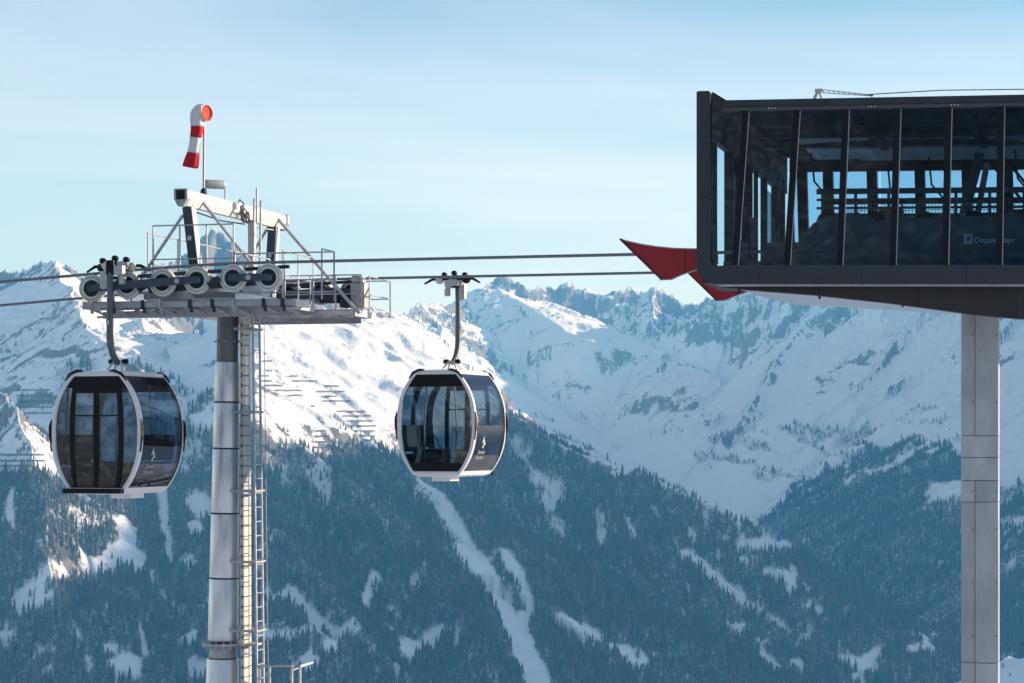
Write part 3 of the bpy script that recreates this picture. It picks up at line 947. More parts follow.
# --- head: cross arm, decks, gantry
ZD = 2.46                     # underside of the decks
arm = MB()
arm.box((0, .15, 2.64), (.46, 5.9, .34), bevel=.02)
arm.box((0, 0, 2.50), (.62, .62, .12))
for y in (-2.6, -1.6, 1.6, 2.6): arm.box((0, y, 2.44), (.50, .03, .12))
TP(arm, 'cross_arm', M_GALV)
def deck(x0, x1, y0, y1, z, name='deck', mat=M_GALV):
    """An open-grid walkway: edge channels, cross bars and a grid of bearers."""
    d = empty(name, (0, 0, -TB), 0, tower)
    for y in (y0, y1): MB().box(((x0 + x1) / 2, y, z), (x1 - x0, .04, .09)).build('edge_beam', mat, d)
    for x in (x0 + .001, x1 - .001): MB().box((x, (y0 + y1) / 2, z + .004), (.05, y1 - y0 - .05, .13)).build('end_beam', M_WHITEST, d)
    n = max(2, int((x1 - x0) / .42))
    for k in range(1, n):
        MB().box((x0 + (x1 - x0) * k / n, (y0 + y1) / 2, z - .012), (.04, y1 - y0 - .05, .09)).build('cross_bar', mat, d)
    g = MB()
    m = max(3, int((y1 - y0) / .055))
    for k in range(1, m): g.box(((x0 + x1) / 2, y0 + (y1 - y0) * k / m, z + .055), (x1 - x0 - .05, .008, .03))
    o = g.build('grating', M_GALVD, d)
    o['kind'] = 'stuff'
    return d
t_l, t_r = seen_on_line(84, -3.0), seen_on_line(290, -3.0)
deck(t_l, t_r + .1, -3.05, -2.30, 2.40, 'walkway', M_GALVD)
deck(-1.6, 1.75, 2.30, 3.75, 2.52, 'walkway')
deck(-.75, .95, -2.25, 2.25, 2.60, 'walkway', M_GALVD)
for k in range(9):
    x = t_l + .2 + k * (t_r - t_l - .2) / 8 + random.uniform(-.12, .12)
    TP(MB().box((x, -3.09, 2.40), (.06, .02, .16)).box((x + .03, -3.07, 2.30), (.04, .06, .10)), 'edge_bracket', M_DARK if k % 3 else M_GALVD)
    TP(MB().beam((x, -3.0, 2.33), (x + .18, -2.72, 2.22), .03), 'knee_brace', M_GALVD)
lat = empty('walkway_truss', (0, 0, -TB), 0, tower)
n_ = 10
for k in range(n_):
    xa, xb = t_l + .1 + k * (t_r - t_l) / n_, t_l + .1 + (k + 1) * (t_r - t_l) / n_
    MB().beam((xa, -2.66, 2.34), ((xa + xb) / 2, -2.66, 2.22), .025).beam(((xa + xb) / 2, -2.66, 2.22), (xb, -2.66, 2.34), .025).build('diagonal', M_GALVD, lat)
MB().beam((t_l + .1, -2.66, 2.21), (t_r + .1, -2.66, 2.21), .04).build('lower_chord', M_GALVD, lat)
# beams under the walkways, hung from the cross arm
ub = MB()
ub.beam((t_l + .25, -2.7, 2.24), (t_r - .2, -2.7, 2.30), .09, .12)
ub.beam((-.3, -2.7, 2.28), (-.05, -2.2, 2.55), .08, .1)
ub.beam((-1.3, 3.0, 2.40), (1.7, 3.0, 2.40), .09, .12)
TP(ub, 'bearer', M_GALVD)
# --- gantry: two leaning posts and a beam
bz = 4.36
gan = empty('gantry', (0, 0, -TB), 0, tower)
hex_ = [(-.10, .13), (.10, .13), (.115, .115), (.115, -.03), (.05, -.15), (-.05, -.15), (-.115, -.03), (-.115, .115)]
def gx(y): return .13 + .025 * y
y0, y1 = -2.50, 2.55
b0 = MB()
b0.prism([(gx(y0) + x * .93, y0, bz + z) for x, z in hex_], (gx(y1) - gx(y0), y1 - y0, 0))
b0.build('beam', M_WHITEST, gan)
for y, s in ((y0, -1), (y1, 1)):
    e = MB()
    e.prism([(gx(y) + x * 1.12, y - s * .10, bz + z * 1.12) for x, z in hex_], (0, s * .13, 0))
    cap = e.build('end_collar', M_GALVD, gan)
    MB().box((gx(y), y + s * .035, bz + .035), (.165, .012, .165)).build('end_opening', M_BLACK, cap)
def post(ya, yb, xa, xb):
    a, b = Vector((xa, ya, bz - .14)), Vector((xb, yb, 2.66))
    mb = MB().beam(a, b, .20, .17, up=(1, 0, 0), bevel=.012)
    o = mb.build('post', M_BLUEGREY, gan)
    MB().beam(a + Vector((.094, 0, 0)), b + Vector((.094, 0, 0)), .20, .012, up=(1, 0, 0)).build('post_lit_side', M_WHITEST, o)  # pale face puts the sunlight on the post's right side into colour
    MB().box(b + Vector((0, 0, .02)), (.34, .3, .05)).build('post_foot', M_DARK, o)
    MB().box(a.lerp(b, .36) + Vector((-.01, -.107, 0)), (.07, .008, .10)).build('sign_plate', M_WHITEST, o)
post(-2.18, -1.80, gx(-2.18), .12)
post(2.02, 1.86, gx(2.02), .14)
def strut(a, b, r=.03, mat=M_GALV):
    MB().tube([a, b], r, 8).build('brace', mat, gan)
strut((gx(-2.1) + .10, -1.75, bz - .02), (1.15, -1.6, 3.10))
strut((gx(-2.1) - .10, -2.2, bz - .30), (-.95, -2.25, 2.75))
strut((gx(2.0) + .1, 2.0, bz + .02), (1.86, 2.35, 2.50), .036)
strut((gx(2.0) - .1, 2.05, bz - .1), (-1.1, 2.35, 2.60))
MB().tube([(gx(-1.8) + .02, -1.85, bz - .22), (gx(-.6), -.6, bz - .26), (gx(.5), .5, bz - .22)], .014, 6).build('conduit', M_DARK, gan)
MB().tube([(gx(.3) + .1, .3, bz - .20), (gx(1) + .12, 1.0, bz - .26), (gx(1.7) + .1, 1.75, bz - .22)], .014, 6).build('conduit', M_GALVD, gan)
# cable loops at the beam
for k, (y, r) in enumerate(((.10, .13), (.22, .10), (-.05, .09))):
    pts = [(gx(y) + .16 + .015 * k, y + r * math.cos(a) * .9, bz - .10 - .02 * k + r * math.sin(a)) for a in np.linspace(0, 2 * math.pi, 17)]
    MB().tube(pts, .014, 6, cap=False).build('cable_loop', M_DARK, gan)
MB().box((gx(.2) + .13, .2, bz + .02), (.06, .30, .16)).build('junction_box', M_GALVD, gan)
MB().box((gx(-.25) + .12, -.25, bz + .06), (.05, .16, .12)).build('junction_box', M_WHITEST, gan)
MB().tube([(gx(0) + .1, -.1, bz + .12), (gx(.1) + .1, .0, bz + .2), (gx(.2) + .12, .15, bz + .14), (gx(.3) + .14, .35, bz - .15)], .012, 6).build('cable', M_BLACK, gan)

# --- railings
def railing(p0, p1, posts, z0, h, name='railing', mids=(.5,), mat=M_GALV, r=.015):
    p0, p1 = Vector(p0), Vector(p1)
    g = empty(name, (0, 0, -TB), 0, tower)
    for k in range(posts):
        q = p0.lerp(p1, k / (posts - 1))
        MB().tube([(q.x, q.y, z0), (q.x, q.y, z0 + h)], r, 6).build('post', mat, g)
    MB().tube([(p0.x, p0.y, z0 + h), (p1.x, p1.y, z0 + h)], r, 6).build('handrail', mat, g)
    for f in mids:
        MB().tube([(p0.x, p0.y, z0 + h * f), (p1.x, p1.y, z0 + h * f)], r * .9, 6).build('mid_rail', mat, g)
    return g
railing((-.60, -2.2, 0), (.95, -2.2, 0), 4, 2.66, 1.22)
railing((-.72, -2.15, 0), (-.72, 2.1, 0), 4, 2.66, 1.10)
railing((.98, -2.2, 0), (.98, -.4, 0), 3, 2.66, .72)
railing((.98, -2.22, 0), (t_r + .55, -2.22, 0), 3, 2.46, .88, mids=(.45, .2))
railing((t_r + .55, -2.22, 0), (t_r + .55, -2.9, 0), 2, 2.46, .88)
railing((.95, .4, 0), (.95, 2.2, 0), 3, 2.66, .95)
railing((.3, 2.35, 0), (1.9, 2.35, 0), 4, 2.55, .72, mids=(.48,))
railing((-1.55, 3.8, 0), (2.05, 3.8, 0), 5, 2.5, .74, mids=(.5,))
railing((2.05, 2.4, 0), (2.05, 3.8, 0), 2, 2.5, .74)
railing((t_l - .05, -2.35, 0), (-.62, -2.35, 0), 4, 2.46, .42, mids=())
MB_ = MB().box((lad_x(2.9), 0, 2.86), (.42, .46, .44), bevel=.02)
TP(MB_, 'hatch_box', M_WHITEST)
TP(MB().box((-.1, -1.95, 2.82), (.55, .3, .28), bevel=.01).box((.42, -1.95, 2.80), (.36, .28, .24), bevel=.01), 'terminal_box', M_CREAM)
TP(MB().beam((.35, .35, 2.7), (.35, .35, 4.2), .12, .12).beam((.62, -.12, 4.1), (.62, -.12, 4.75), .03), 'mast_stub', M_WHITEST)
# low working platform at the foot: rails that reach into the picture
lp = empty('service_landing', (0, 0, -TB), 0, tower)
MB().box((1.05, 0, -5.1), (1.1, .9, .07)).build('floor_plate', M_GALVD, lp)
for x in (.78, .98, 1.42, 1.58):
    MB().tube([(x, -.40, -5.1), (x, -.40, -4.22 - .06 * (x < .9))], .024, 6).build('post', M_GALV, lp)
MB().tube([(.72, -.40, -4.24), (1.44, -.40, -4.22)], .022, 6).build('handrail', M_GALV, lp)
MB().tube([(1.40, -.40, -4.30), (1.56, .42, -4.22), (1.58, -.40, -4.22)], .022, 6).build('handrail', M_WHITEST, lp)
MB().beam((.3, 0, -5.05), (.6, 0, -5.08), .1, .1).build('bracket', M_GALVD, lp)

# --- wheels that carry the ropes
def wheel_meshes():
    ty = MB().lathe([(.150, -.045), (.222, -.050), (.248, -.030), (.252, 0), (.248, .030), (.222, .050), (.150, .045)], (0, 0, 0), (0, 1, 0), 40)
    gr = MB().lathe([(.197, -.0535), (.204, -.0535)], (0, 0, 0), (0, 1, 0), 40)
    rm = MB().lathe([(.150, -.042), (.138, -.030), (.06, -.012), (0, -.012)], (0, 0, 0), (0, 1, 0), 32).lathe([(.150, .042), (.138, .030), (.06, .012), (0, .012)], (0, 0, 0), (0, 1, 0), 32)
    hb = MB().lathe([(.0, -.085), (.030, -.085), (.045, -.07), (.058, -.02), (.058, .06), (0, .06)], (0, 0, 0), (0, 1, 0), 20)
    return ty, gr, rm, hb
_w = wheel_meshes()
def wheel(parent, pos):
    w = empty('wheel', pos, 0, parent)
    if not hasattr(wheel, 'src'):
        wheel.src = [_w[0].build('tyre', M_RUBBER, w), _w[1].build('tyre_groove', M_DARK, w), _w[2].build('rim', M_DARK, w), _w[3].build('hub', M_GALV, w)]
    else:
        for s in wheel.src:
            c = s.copy(); C.objects.link(c); c.parent = w
    return w
def dogbone(a, b, y, ra=.075, rb=.075, waist=.06, th=.03):
    """A rocker plate between two hubs."""
    a, b = Vector((a.x, y, a.z)), Vector((b.x, y, b.z))
    d = (b - a).normalized(); s = Vector((-d.z, 0, d.x))
    out = []
    for k in range(9):
        t = math.pi / 2 + math.pi * k / 8
        out.append(a + (d * math.cos(t) + s * math.sin(t)) * ra)
    m = a.lerp(b, .5)
    out.append(m - s * waist)
    for k in range(9):
        t = -math.pi / 2 + math.pi * k / 8
        out.append(b + (d * math.cos(t) + s * math.sin(t)) * rb)
    out.append(m + s * waist)
    return MB().prism(out, (0, th, 0))
pxs = [92.4, 128, 163, 197.4, 233.3, 269]
pys = [288.6, 285.2, 282.6, 280.2, 278.2, 277.4]
def battery(yl, dz, name, side):
    g = empty(name, (0, 0, -TB), 0, tower)
    W = []
    for px, py in zip(pxs, pys):
        W.append(Vector((seen_on_line(px, -3.0) + (-.42 if yl > 0 else 0), yl, seen_z(px, py, -3.0) + dz)))
    for p in W: wheel(g, p)
    y = yl + side * .10
    for (i, j) in ((0, 1), (2, 3), (4, 5)):
        for yy in (y - .015, yl - side * .11 - .015):
            rk = dogbone(W[i], W[j], yy, .06, .06, .07).build('rocker', M_BLUEGREY, g)
        p = (W[i] + W[j]) / 2
        MB().lathe([(0, -.03), (.05, -.03), (.05, .03), (0, .03)], (p.x, y + side * .04, p.z), (0, 1, 0), 12).build('pivot', M_GALVD, g)
    pm = [(W[0] + W[1]) / 2, (W[2] + W[3]) / 2, (W[4] + W[5]) / 2]
    dogbone(pm[0], pm[1], yl + side * .145 - .015, .07, .07, .07).build('long_rocker', M_BLUEGREY, g)
    q = (pm[0] + pm[1]) / 2
    MB().beam(q + Vector((0, -side * .22, -.05)), pm[2] + Vector((0, -side * .22, -.02)), .10, .20).build('main_beam', M_BLUEGREY, g)
    for p in (q, pm[2]):
        MB().beam(p + Vector((0, -side * .02, -.02)), p + Vector((0, -side * .30, -.02)), .09).build('pivot_arm', M_DARK, g)
    # rope catchers between the wheels
    for (i, j) in ((1, 2), (3, 4)):
        p = (W[i] + W[j]) / 2
        MB().beam(p + Vector((-.10, side * .07, -.12)), p + Vector((.10, side * .07, .02)), .05, .10).build('rope_catcher', M_DARK, g)
        MB().box(p + Vector((0, side * .06, .13)), (.20, .10, .05)).build('guide', M_DARK, g)
    MB().beam(W[0] + Vector((-.3, -side * .2, .17)), W[5] + Vector((.3, -side * .2, .20)), .06, .06).build('guard_beam', M_DARK, g)
    return g, W
near_g, NW = battery(-3.0, 0.0, 'wheel_train', -1)
far_g, FW = battery(3.0, .13, 'wheel_train', 1)
TP(MB().box((1.80, 2.55, 2.86), (.30, .30, .50), bevel=.02).box((1.79, 2.52, 3.19), (.24, .2, .14), bevel=.015), 'control_box', M_GALVD)
TP(MB().lathe([(0, -.2), (.13, -.2), (.13, .2), (0, .2)], (1.2, 2.5, 2.85), (1, 0, 0), 16).box((1.55, 2.5, 2.78), (.22, .22, .3)), 'motor', M_DARK)

# ------------------------------------------------------------------ windsock on the gantry
def gp(x, y, z):   # tower frame to place
    return TOW + RD * x + ND * y + Vector((0, 0, z - TB))
ws_base = gp(gx(-1.48), -1.48, bz + .12)
ws = empty('windsock', ws_base)
tag(ws, 'limp red and white windsock hanging from a thin pole on the tower gantry', 'windsock')
sY = ws_base.y
def wl_(px, py, dy=0.0): return at(px, py, sY + dy) - ws_base
pole_top = wl_(204.2, 114)
MB().tube([(0, 0, -.02), (pole_top.x, 0, pole_top.z)], .022, 8).build('pole', M_GALVD, ws)
MB().lathe([(.0, 0), (.06, 0), (.06, .12), (.03, .16), (0, .16)], (0, 0, -.02), UP, 12).build('pole_socket', M_DARK, ws)
ring_c = wl_(207.5, 113.5, -.06)
mouth_d = Vector((.82, -.56, .05)).normalized()
cl = [(207.2, 113, 7.8), (203.8, 111.8, 7.8), (200, 111.4, 7.8), (197.4, 114.0, 7.6), (196.6, 119.5, 7.2), (196.6, 125.5, 6.8), (196.6, 130, 6.4), (195.4, 137, 5.6), (194.6, 144, 5.2), (193.6, 151.5, 5.6), (192.6, 158, 6.6), (191.6, 164.5, 7.2), (191.2, 167.5, 7.0)]
NS = 28
fold = [(random.uniform(0, 6.28), random.uniform(.09, .18)) for _ in range(3)]
rings = []
npt = 40
CLA = np.array(cl, float)
prm = np.linspace(0, len(cl) - 1, npt)
for i, t in enumerate(prm):
    c = [np.interp(t, range(len(cl)), CLA[:, j]) for j in range(3)]
    t2, t0 = min(t + .5, len(cl) - 1), max(t - .5, 0)
    d2 = Vector((np.interp(t2, range(len(cl)), CLA[:, 0]) - np.interp(t0, range(len(cl)), CLA[:, 0]), 0, -(np.interp(t2, range(len(cl)), CLA[:, 1]) - np.interp(t0, range(len(cl)), CLA[:, 1])))).normalized()
    f = i / (npt - 1)
    if f < .12: d2 = (-mouth_d).lerp(d2, f / .12).normalized()
    p = wl_(c[0], c[1], -.06 + .05 * f)
    s = d2.cross(Vector((0, 1, 0))).normalized()
    u = s.cross(d2)
    rr = c[2] / F * sY
    ring = []
    for k in range(NS):
        a = 2 * math.pi * k / NS
        fl_ = 1 + sum(am * (f ** .6) * 1.5 * math.sin(n_ * a + ph + 3 * f) for n_, (ph, am) in zip((2, 3, 5), fold))
        flat = 1 - .45 * sstep(.2, .7, np.array(f))
        ring.append(p + s * math.cos(a) * rr * fl_ + u * math.sin(a) * rr * fl_ * float(flat))
    rings.append(ring)
cuts = [(0, 17, 'white_band', M_WHITEFAB), (17, 23, 'red_band', M_RED), (23, 30, 'white_band', M_WHITEFAB), (30, 39, 'red_band', M_RED)]
for i0, i1, nm, mt in cuts:
    mb = MB().sheet([r + r[:1] for r in rings[i0:i1 + 1]])
    o = mb.build(nm, mt, ws)
    sm = o.modifiers.new('thickness', 'SOLIDIFY'); sm.thickness = .006
mouth = MB().tube([Vector(q) for q in rings[0]] + [Vector(rings[0][0])], .007, 6, cap=False).build('mouth_ring', M_ORANGE, ws)
cen = [sum((Vector(q) for q in rings[j]), Vector()) / NS for j in range(6)]
inner = [[rings[j][k % NS].lerp(cen[j], f_) for k in range(NS + 1)] for j, f_ in ((0, .04), (1, .06), (1, .35), (2, .7), (2, .97))]
MB().sheet(inner).build('red_lining', M_ORANGE, ws)
# floodlight on the beam
fb = gp(gx(-.72) - .02, -.72, bz + .13)
fl_o = empty('floodlight', fb, -TH)
tag(fl_o, 'small grey cylindrical lamp housing on top of the tower gantry beam', 'lamp')
MB().tube([(.09, .1, 0), (.09, .1, .22)], .02, 8).build('stalk', M_WHITEST, fl_o)
MB().lathe([(0, -.20), (.075, -.20), (.085, -.17), (.085, .16), (.07, .19), (0, .19)], (-.06, -.04, .28), (.80, .55, 0), 20).build('housing', M_GALVD, fl_o)

# ------------------------------------------------------------------ ropes
def rope(Wl, yl, label, name='haul_rope'):
    base = gp(0, yl, 0) - Vector((0, 0, 0))
    pts = []
    z0 = Wl[0].z + .262
    s0 = (Wl[1].z - Wl[0].z) / (Wl[1].x - Wl[0].x)
    for t in (70, 45, 25, 14, 7, 3): pts.append((Wl[0].x - t, z0 - (.06 * t + .0009 * t * t)))
    for w in Wl: pts.append((w.x, w.z + .262))
    zr = Wl[-1].z + .262
    for t in (2.5, 5, 9, 14): pts.append((Wl[-1].x + t, zr + .002 * t))
    P = [gp(x, yl, z) for x, z in pts]
    o = MB().tube(P, .027, 8).build(name, M_ROPE)
    tag(o, label, 'cable', 'haul ropes of the lift')
    return pts
near_pts = rope(NW, -3.0, 'nearer steel haul rope running over the six big tower wheels')
far_pts = rope(FW, 3.0, 'farther steel haul rope that carries the right-hand cabin')
# ------------------------------------------------------------------ glass
def glass_mat(name, tint, refl=1.0, rough=.015, film=0.0):
    m = bpy.data.materials.new(name); m.use_nodes = True
    nt = m.node_tree; N, L = nt.nodes, nt.links
    N.clear()
    out = N.new('ShaderNodeOutputMaterial')
    tr = N.new('ShaderNodeBsdfTransparent'); tr.inputs['Color'].default_value = (*tint, 1)
    gl = N.new('ShaderNodeBsdfGlossy'); gl.inputs['Roughness'].default_value = rough; gl.inputs['Color'].default_value = (.95, .97, 1, 1)
    fr = N.new('ShaderNodeFresnel'); fr.inputs['IOR'].default_value = 1.52
    # float glass is never quite flat
    tc = N.new('ShaderNodeTexCoord'); n = N.new('ShaderNodeTexNoise'); n.inputs['Scale'].default_value = 1.4; n.inputs['Detail'].default_value = 1
    L.new(tc.outputs['Object'], n.inputs['Vector'])
    bp = N.new('ShaderNodeBump'); bp.inputs['Strength'].default_value = .05; bp.inputs['Distance'].default_value = .02
    L.new(n.outputs['Fac'], bp.inputs['Height']); L.new(bp.outputs['Normal'], gl.inputs['Normal'])
    mu = N.new('ShaderNodeMath'); mu.operation = 'MULTIPLY_ADD'; mu.inputs[1].default_value = refl; mu.inputs[2].default_value = film
    mu.use_clamp = True
    L.new(fr.outputs['Fac'], mu.inputs[0])
    mx = N.new('ShaderNodeMixShader')
    L.new(mu.outputs[0], mx.inputs['Fac']); L.new(tr.outputs[0], mx.inputs[1]); L.new(gl.outputs[0], mx.inputs[2])
    L.new(mx.outputs[0], out.inputs['Surface'])
    return m
M_CGLASS = glass_mat('cabin_tinted_glass', (.60, .69, .74), 1.2, film=.02)
M_EGLASS = glass_mat('cabin_end_glass', (.66, .74, .79), .9, film=.0)
M_SGLASS = glass_mat('station_tinted_glass', (.72, .87, .95), .6, film=.0)
M_SEAT = make_mat('dark_seat', (.035, .045, .06), .6, var=.2)
M_FLOORC = make_mat('cabin_floor', (.10, .10, .105), .7, var=.2)
M_PRINT = make_mat('pale_print', (.42, .43, .44), .5)

# ------------------------------------------------------------------ gondola cabin
CH = 2.17
KN = [(0.0, .46), (.07, .50), (.29, .635), (.5, .745), (.7, .818), (.98, .868), (1.10, .868), (1.29, .83), (1.5, .765), (1.70, .675), (1.9, .56), (2.03, .475), (2.12, .40)]
KZ, KX = np.array([-1.0] + [k[0] for k in KN] + [3.12]), np.array([KN[0][1] - .6] + [k[1] for k in KN] + [KN[-1][1] - .72])
def hx(z):
    """half-length of the cabin at height z: an egg-shaped outline"""
    u = abs(z - 1.04) / 1.08
    return .872 * (1 - (.50 if z > 1.04 else .46) * u ** 2.55)
HD = .875                                         # half-depth
def make_cabin():
    root = empty('gondola_cabin')
    ZS = np.linspace(.05, 2.10, 26)
    def side_sheet(inset, ys, z0, z1, name, mat, parent=root, sx=1, n=20, thick=.012):
        zs = np.linspace(z0, z1, n)
        mb = MB().sheet([[(sx * (hx(z) - inset), y, z) for y in ys] for z in zs], thick=(-sx * thick, 0, 0))
        return mb.build(name, mat, parent)
    # curved frame hoops front and back
    for s, nm in ((-1, 'door_hoop'), (1, 'window_hoop')):
        mb = MB()
        zs = list(np.linspace(.0, 2.12, 30))
        outl = [(hx(z), z) for z in zs]
        full = [(-x, z) for x, z in outl] + [(x, z) for x, z in outl[::-1]]
        # rounded band: outer and inner outline
        def inner(x, z, w):
            zz_ = min(max(z, .075 if s < 0 else .09), 2.12 - .085)
            return (math.copysign(max(.05, hx(zz_) - w), x), zz_)
        n = len(full)
        rows = []
        for (dx, yy) in ((0.0, HD - .085), (.0, HD - .02), (.018, HD), (.062, HD), (.082, HD - .02), (.082, HD - .085)):
            row = []
            for x, z in full:
                w = dx
                if w == 0: q = (x, z)
                else:
                    lo, hi = .0 + w * 1.0, 2.12 - w * 1.0
                    zq = min(max(z, lo), hi)
                    q = (math.copysign(max(.05, hx(zq) - w), x), zq)
                row.append((q[0], s * yy, q[1]))
            rows.append(row + row[:1])
        rows.append(rows[0])
        mb.sheet(rows)
        mb.build(nm, M_WHITE, root)
    # roof: a white lid with a soft crown
    lid = MB()
    rows = []
    for y in np.linspace(-HD + .03, HD - .03, 9):
        f = 1 - abs(y / HD) ** 4
        rows.append([(x * hx(2.08), y, 2.105 + .055 * f * (1 - abs(x) ** 3)) for x in np.linspace(-1, 1, 11)])
    lid.sheet(rows, thick=(0, 0, -.07))
    roof = lid.build('roof', M_WHITE, root)
    for sx in (-1, 1):
        for sy in (-1, 1):
            mb = MB().tube([(sx * .26, sy * (HD - .03), 2.135), (sx * .36, sy * (HD + .01), 2.135), (sx * (hx(2.06) + .005), sy * (HD + .005), 2.075), (sx * (hx(1.95) + .005), sy * (HD), 1.96)], [.012, .024, .026, .012], 8)
            mb.build('corner_bumper', M_BLACK, roof)
        mb = MB().tube([(sx * .40, -HD + .15, 2.125), (sx * .40, HD - .15, 2.125)], .018, 8)
        mb.build('roof_rail', M_GALVD if sx < 0 else M_WHITE, roof)
    MB().box((0, 0, 2.05), (.82, 1.55, .05), bevel=.02).build('ceiling_panel', M_SEAT, root)
    # floor pan and rims along the ends
    pan = MB().box((0, 0, .02), (.90, 1.70, .10), bevel=.03)
    pan.build('floor_pan', M_WHITE, root)
    MB().box((0, 0, .076), (.92, 1.60, .012)).build('floor_mat', M_FLOORC, root)
    MB().box((0, .35, -.075), (.42, .5, .10), bevel=.02).build('underbody', M_WHITE, root)
    for sx in (-1, 1):
        side_sheet(.0, np.linspace(-HD + .085, HD - .085, 5), .0, .085, 'end_sill', M_WHITE, sx=sx, n=4, thick=.03)
        side_sheet(.0, np.linspace(-HD + .085, HD - .085, 5), 2.045, 2.12, 'end_header', M_WHITE, sx=sx, n=4, thick=.03)
        g = side_sheet(.004, np.linspace(-HD + .083, HD - .083, 7), .08, 2.05, 'end_window', M_EGLASS, sx=sx, n=26, thick=.008)
        side_sheet(.016, np.linspace(-HD + .09, HD - .09, 5), .085, .20, 'window_foot', M_BLACK, parent=g, sx=sx, n=4, thick=.004)
        side_sheet(.016, np.linspace(-HD + .09, HD - .09, 5), 1.90, 2.045, 'window_head', M_BLACK, parent=g, sx=sx, n=4, thick=.004)
        for sy in (-1, 1):
            mb = MB().sheet([[(sx * (hx(z) + .004), sy * (HD - .10) + dy, z) for dy in (-.014, .014)] for z in np.linspace(.09, 2.04, 20)])
            mb.build('gasket', M_BLACK, g)
        # white marks printed on the end window: a peaked sign and two lines of writing
        def on_end(y, z): return Vector((sx * (hx(z) + .007), y, z))
        mk = MB()
        yc = -sx * .36
        for tri in ([(-.06, .62), (.0, .78), (.03, .66)], [(.0, .56), (.03, .70), (.09, .60)], [(-.03, .54), (-.01, .60), (.05, .52)]):
            mk.add([on_end(yc + sx * a_ * 1.35, .54 + (z - .52) * 1.0) for a_, z in tri], [(0, 1, 2)])
        mk.build('emblem', M_PRINT, g)
        for txt, z0, sz in (('Silvretta', .43, .11), ('Montafon', .325, .11)):
            cu = bpy.data.curves.new('lettering', 'FONT'); cu.body = txt; cu.size = sz; cu.align_x = 'CENTER'; cu.extrude = .001
            to = bpy.data.objects.new('lettering', cu); C.objects.link(to)
            dg = bpy.context.evaluated_depsgraph_get()
            tm = bpy.data.meshes.new_from_object(to.evaluated_get(dg))
            bpy.data.objects.remove(to)
            for v in tm.vertices:
                p = on_end(yc + sx * v.co.x, z0 + v.co.y)
                v.co = p + Vector((sx * (v.co.z + .001), 0, 0))
            tm.materials.append(M_PRINT)
            lo = bpy.data.objects.new('lettering', tm); C.objects.link(lo); lo.parent = g
        # bumpers at the widest line
        for sy in (-1, 1):
            mb = MB().tube([(sx * (hx(1.27) + .0), sy * (HD - .02), 1.28), (sx * (hx(1.08) + .022), sy * (HD - .01), 1.16), (sx * (hx(1.0) + .022), sy * (HD - .01), 1.0), (sx * (hx(.86)), sy * (HD - .02), .86)], [.014, .026, .026, .012], 8)
            mb.build('bumper', M_GOLD if sx * sy < 0 else M_BLACK, root)
            MB().tube([(sx * (hx(1.0) + .02), sy * (HD + .0), 1.0), (sx * (hx(.78)), sy * (HD - .0), .72)], .014, 6).build('bumper_strap', M_BLACK, root)
    # --- the two big faces
    def face(y, x0f, x1f, z0, z1, name, mat, parent, n=22, th=.010):
        """part of a face between fractions x0f..x1f of the half-length"""
        zs = np.linspace(z0, z1, n)
        return MB().sheet([[(x0f * (hx(z) - .078), y, z), (x1f * (hx(z) - .078), y, z)] for z in zs], thick=(0, th, 0)).build(name, mat, parent)
    yd = -HD + .035
    face(yd, -1, 1, 1.83, 2.06, 'door_header', M_BLACK, root, 6, .02)
    face(yd, -1, 1, .06, .12, 'door_threshold', M_BLACK, root, 4, .02)
    for sx in (-1, 1):
        face(yd + .006, *( (-1, -.60) if sx < 0 else (.60, 1)), .11, 1.84, 'side_window', M_CGLASS, root)
    def curve_x(x, z):                      # door stiles bow a little, like the cabin outline
        return x * (hx(z) / hx(1.08)) ** .45
    for sx in (-1, 1):
        d = MB().sheet([[(curve_x(sx * .045, z), yd - .012, z), (curve_x(sx * .44, z), yd - .012, z)] for z in np.linspace(.26, 1.78, 20)], thick=(0, .010, 0)).build('door_leaf', M_CGLASS, root)
        fr = MB()
        for xa, xb in ((.004, .055), (.425, .515)):
            fr.sheet([[(curve_x(sx * xa, z), yd - .02, z), (curve_x(sx * xb, z), yd - .02, z)] for z in np.linspace(.10, 1.86, 20)], thick=(0, .03, 0))
        fr.sheet([[(curve_x(sx * .05, z), yd - .017, z), (curve_x(sx * .43, z), yd - .017, z)] for z in (1.74, 1.80, 1.86)], thick=(0, .024, 0))
        fr.build('door_frame', M_BLACK, d)
        kp = MB().sheet([[(curve_x(sx * .05, z), yd - .017, z), (curve_x(sx * .43, z), yd - .017, z)] for z in (.10, .18, .27)], thick=(0, .024, 0))
        kp.build('kick_plate', make_mat('kick_plate_brown', (.060, .052, .048), .5, var=.2), d)
        vn = MB().sheet([[(curve_x(sx * .055, z), yd - .018, z), (curve_x(sx * .425, z), yd - .018, z)] for z in (1.335, 1.36)], thick=(0, .02, 0))
        vn.build('window_bar', M_BLACK, d)
    MB().box((-.02, -HD - .06, .03), (1.12, .16, .085), bevel=.012).build('door_step', M_BLACK, root)
    yw = HD - .03
    gw = face(yw - .012, -1, 1, .24, 1.80, 'panorama_window', M_CGLASS, root)
    face(yw - .010, -1, 1, 1.79, 2.06, 'window_head', M_BLACK, gw, 8, .02)
    face(yw - .010, -1, 1, .07, .25, 'window_foot', M_BLACK, gw, 6, .02)
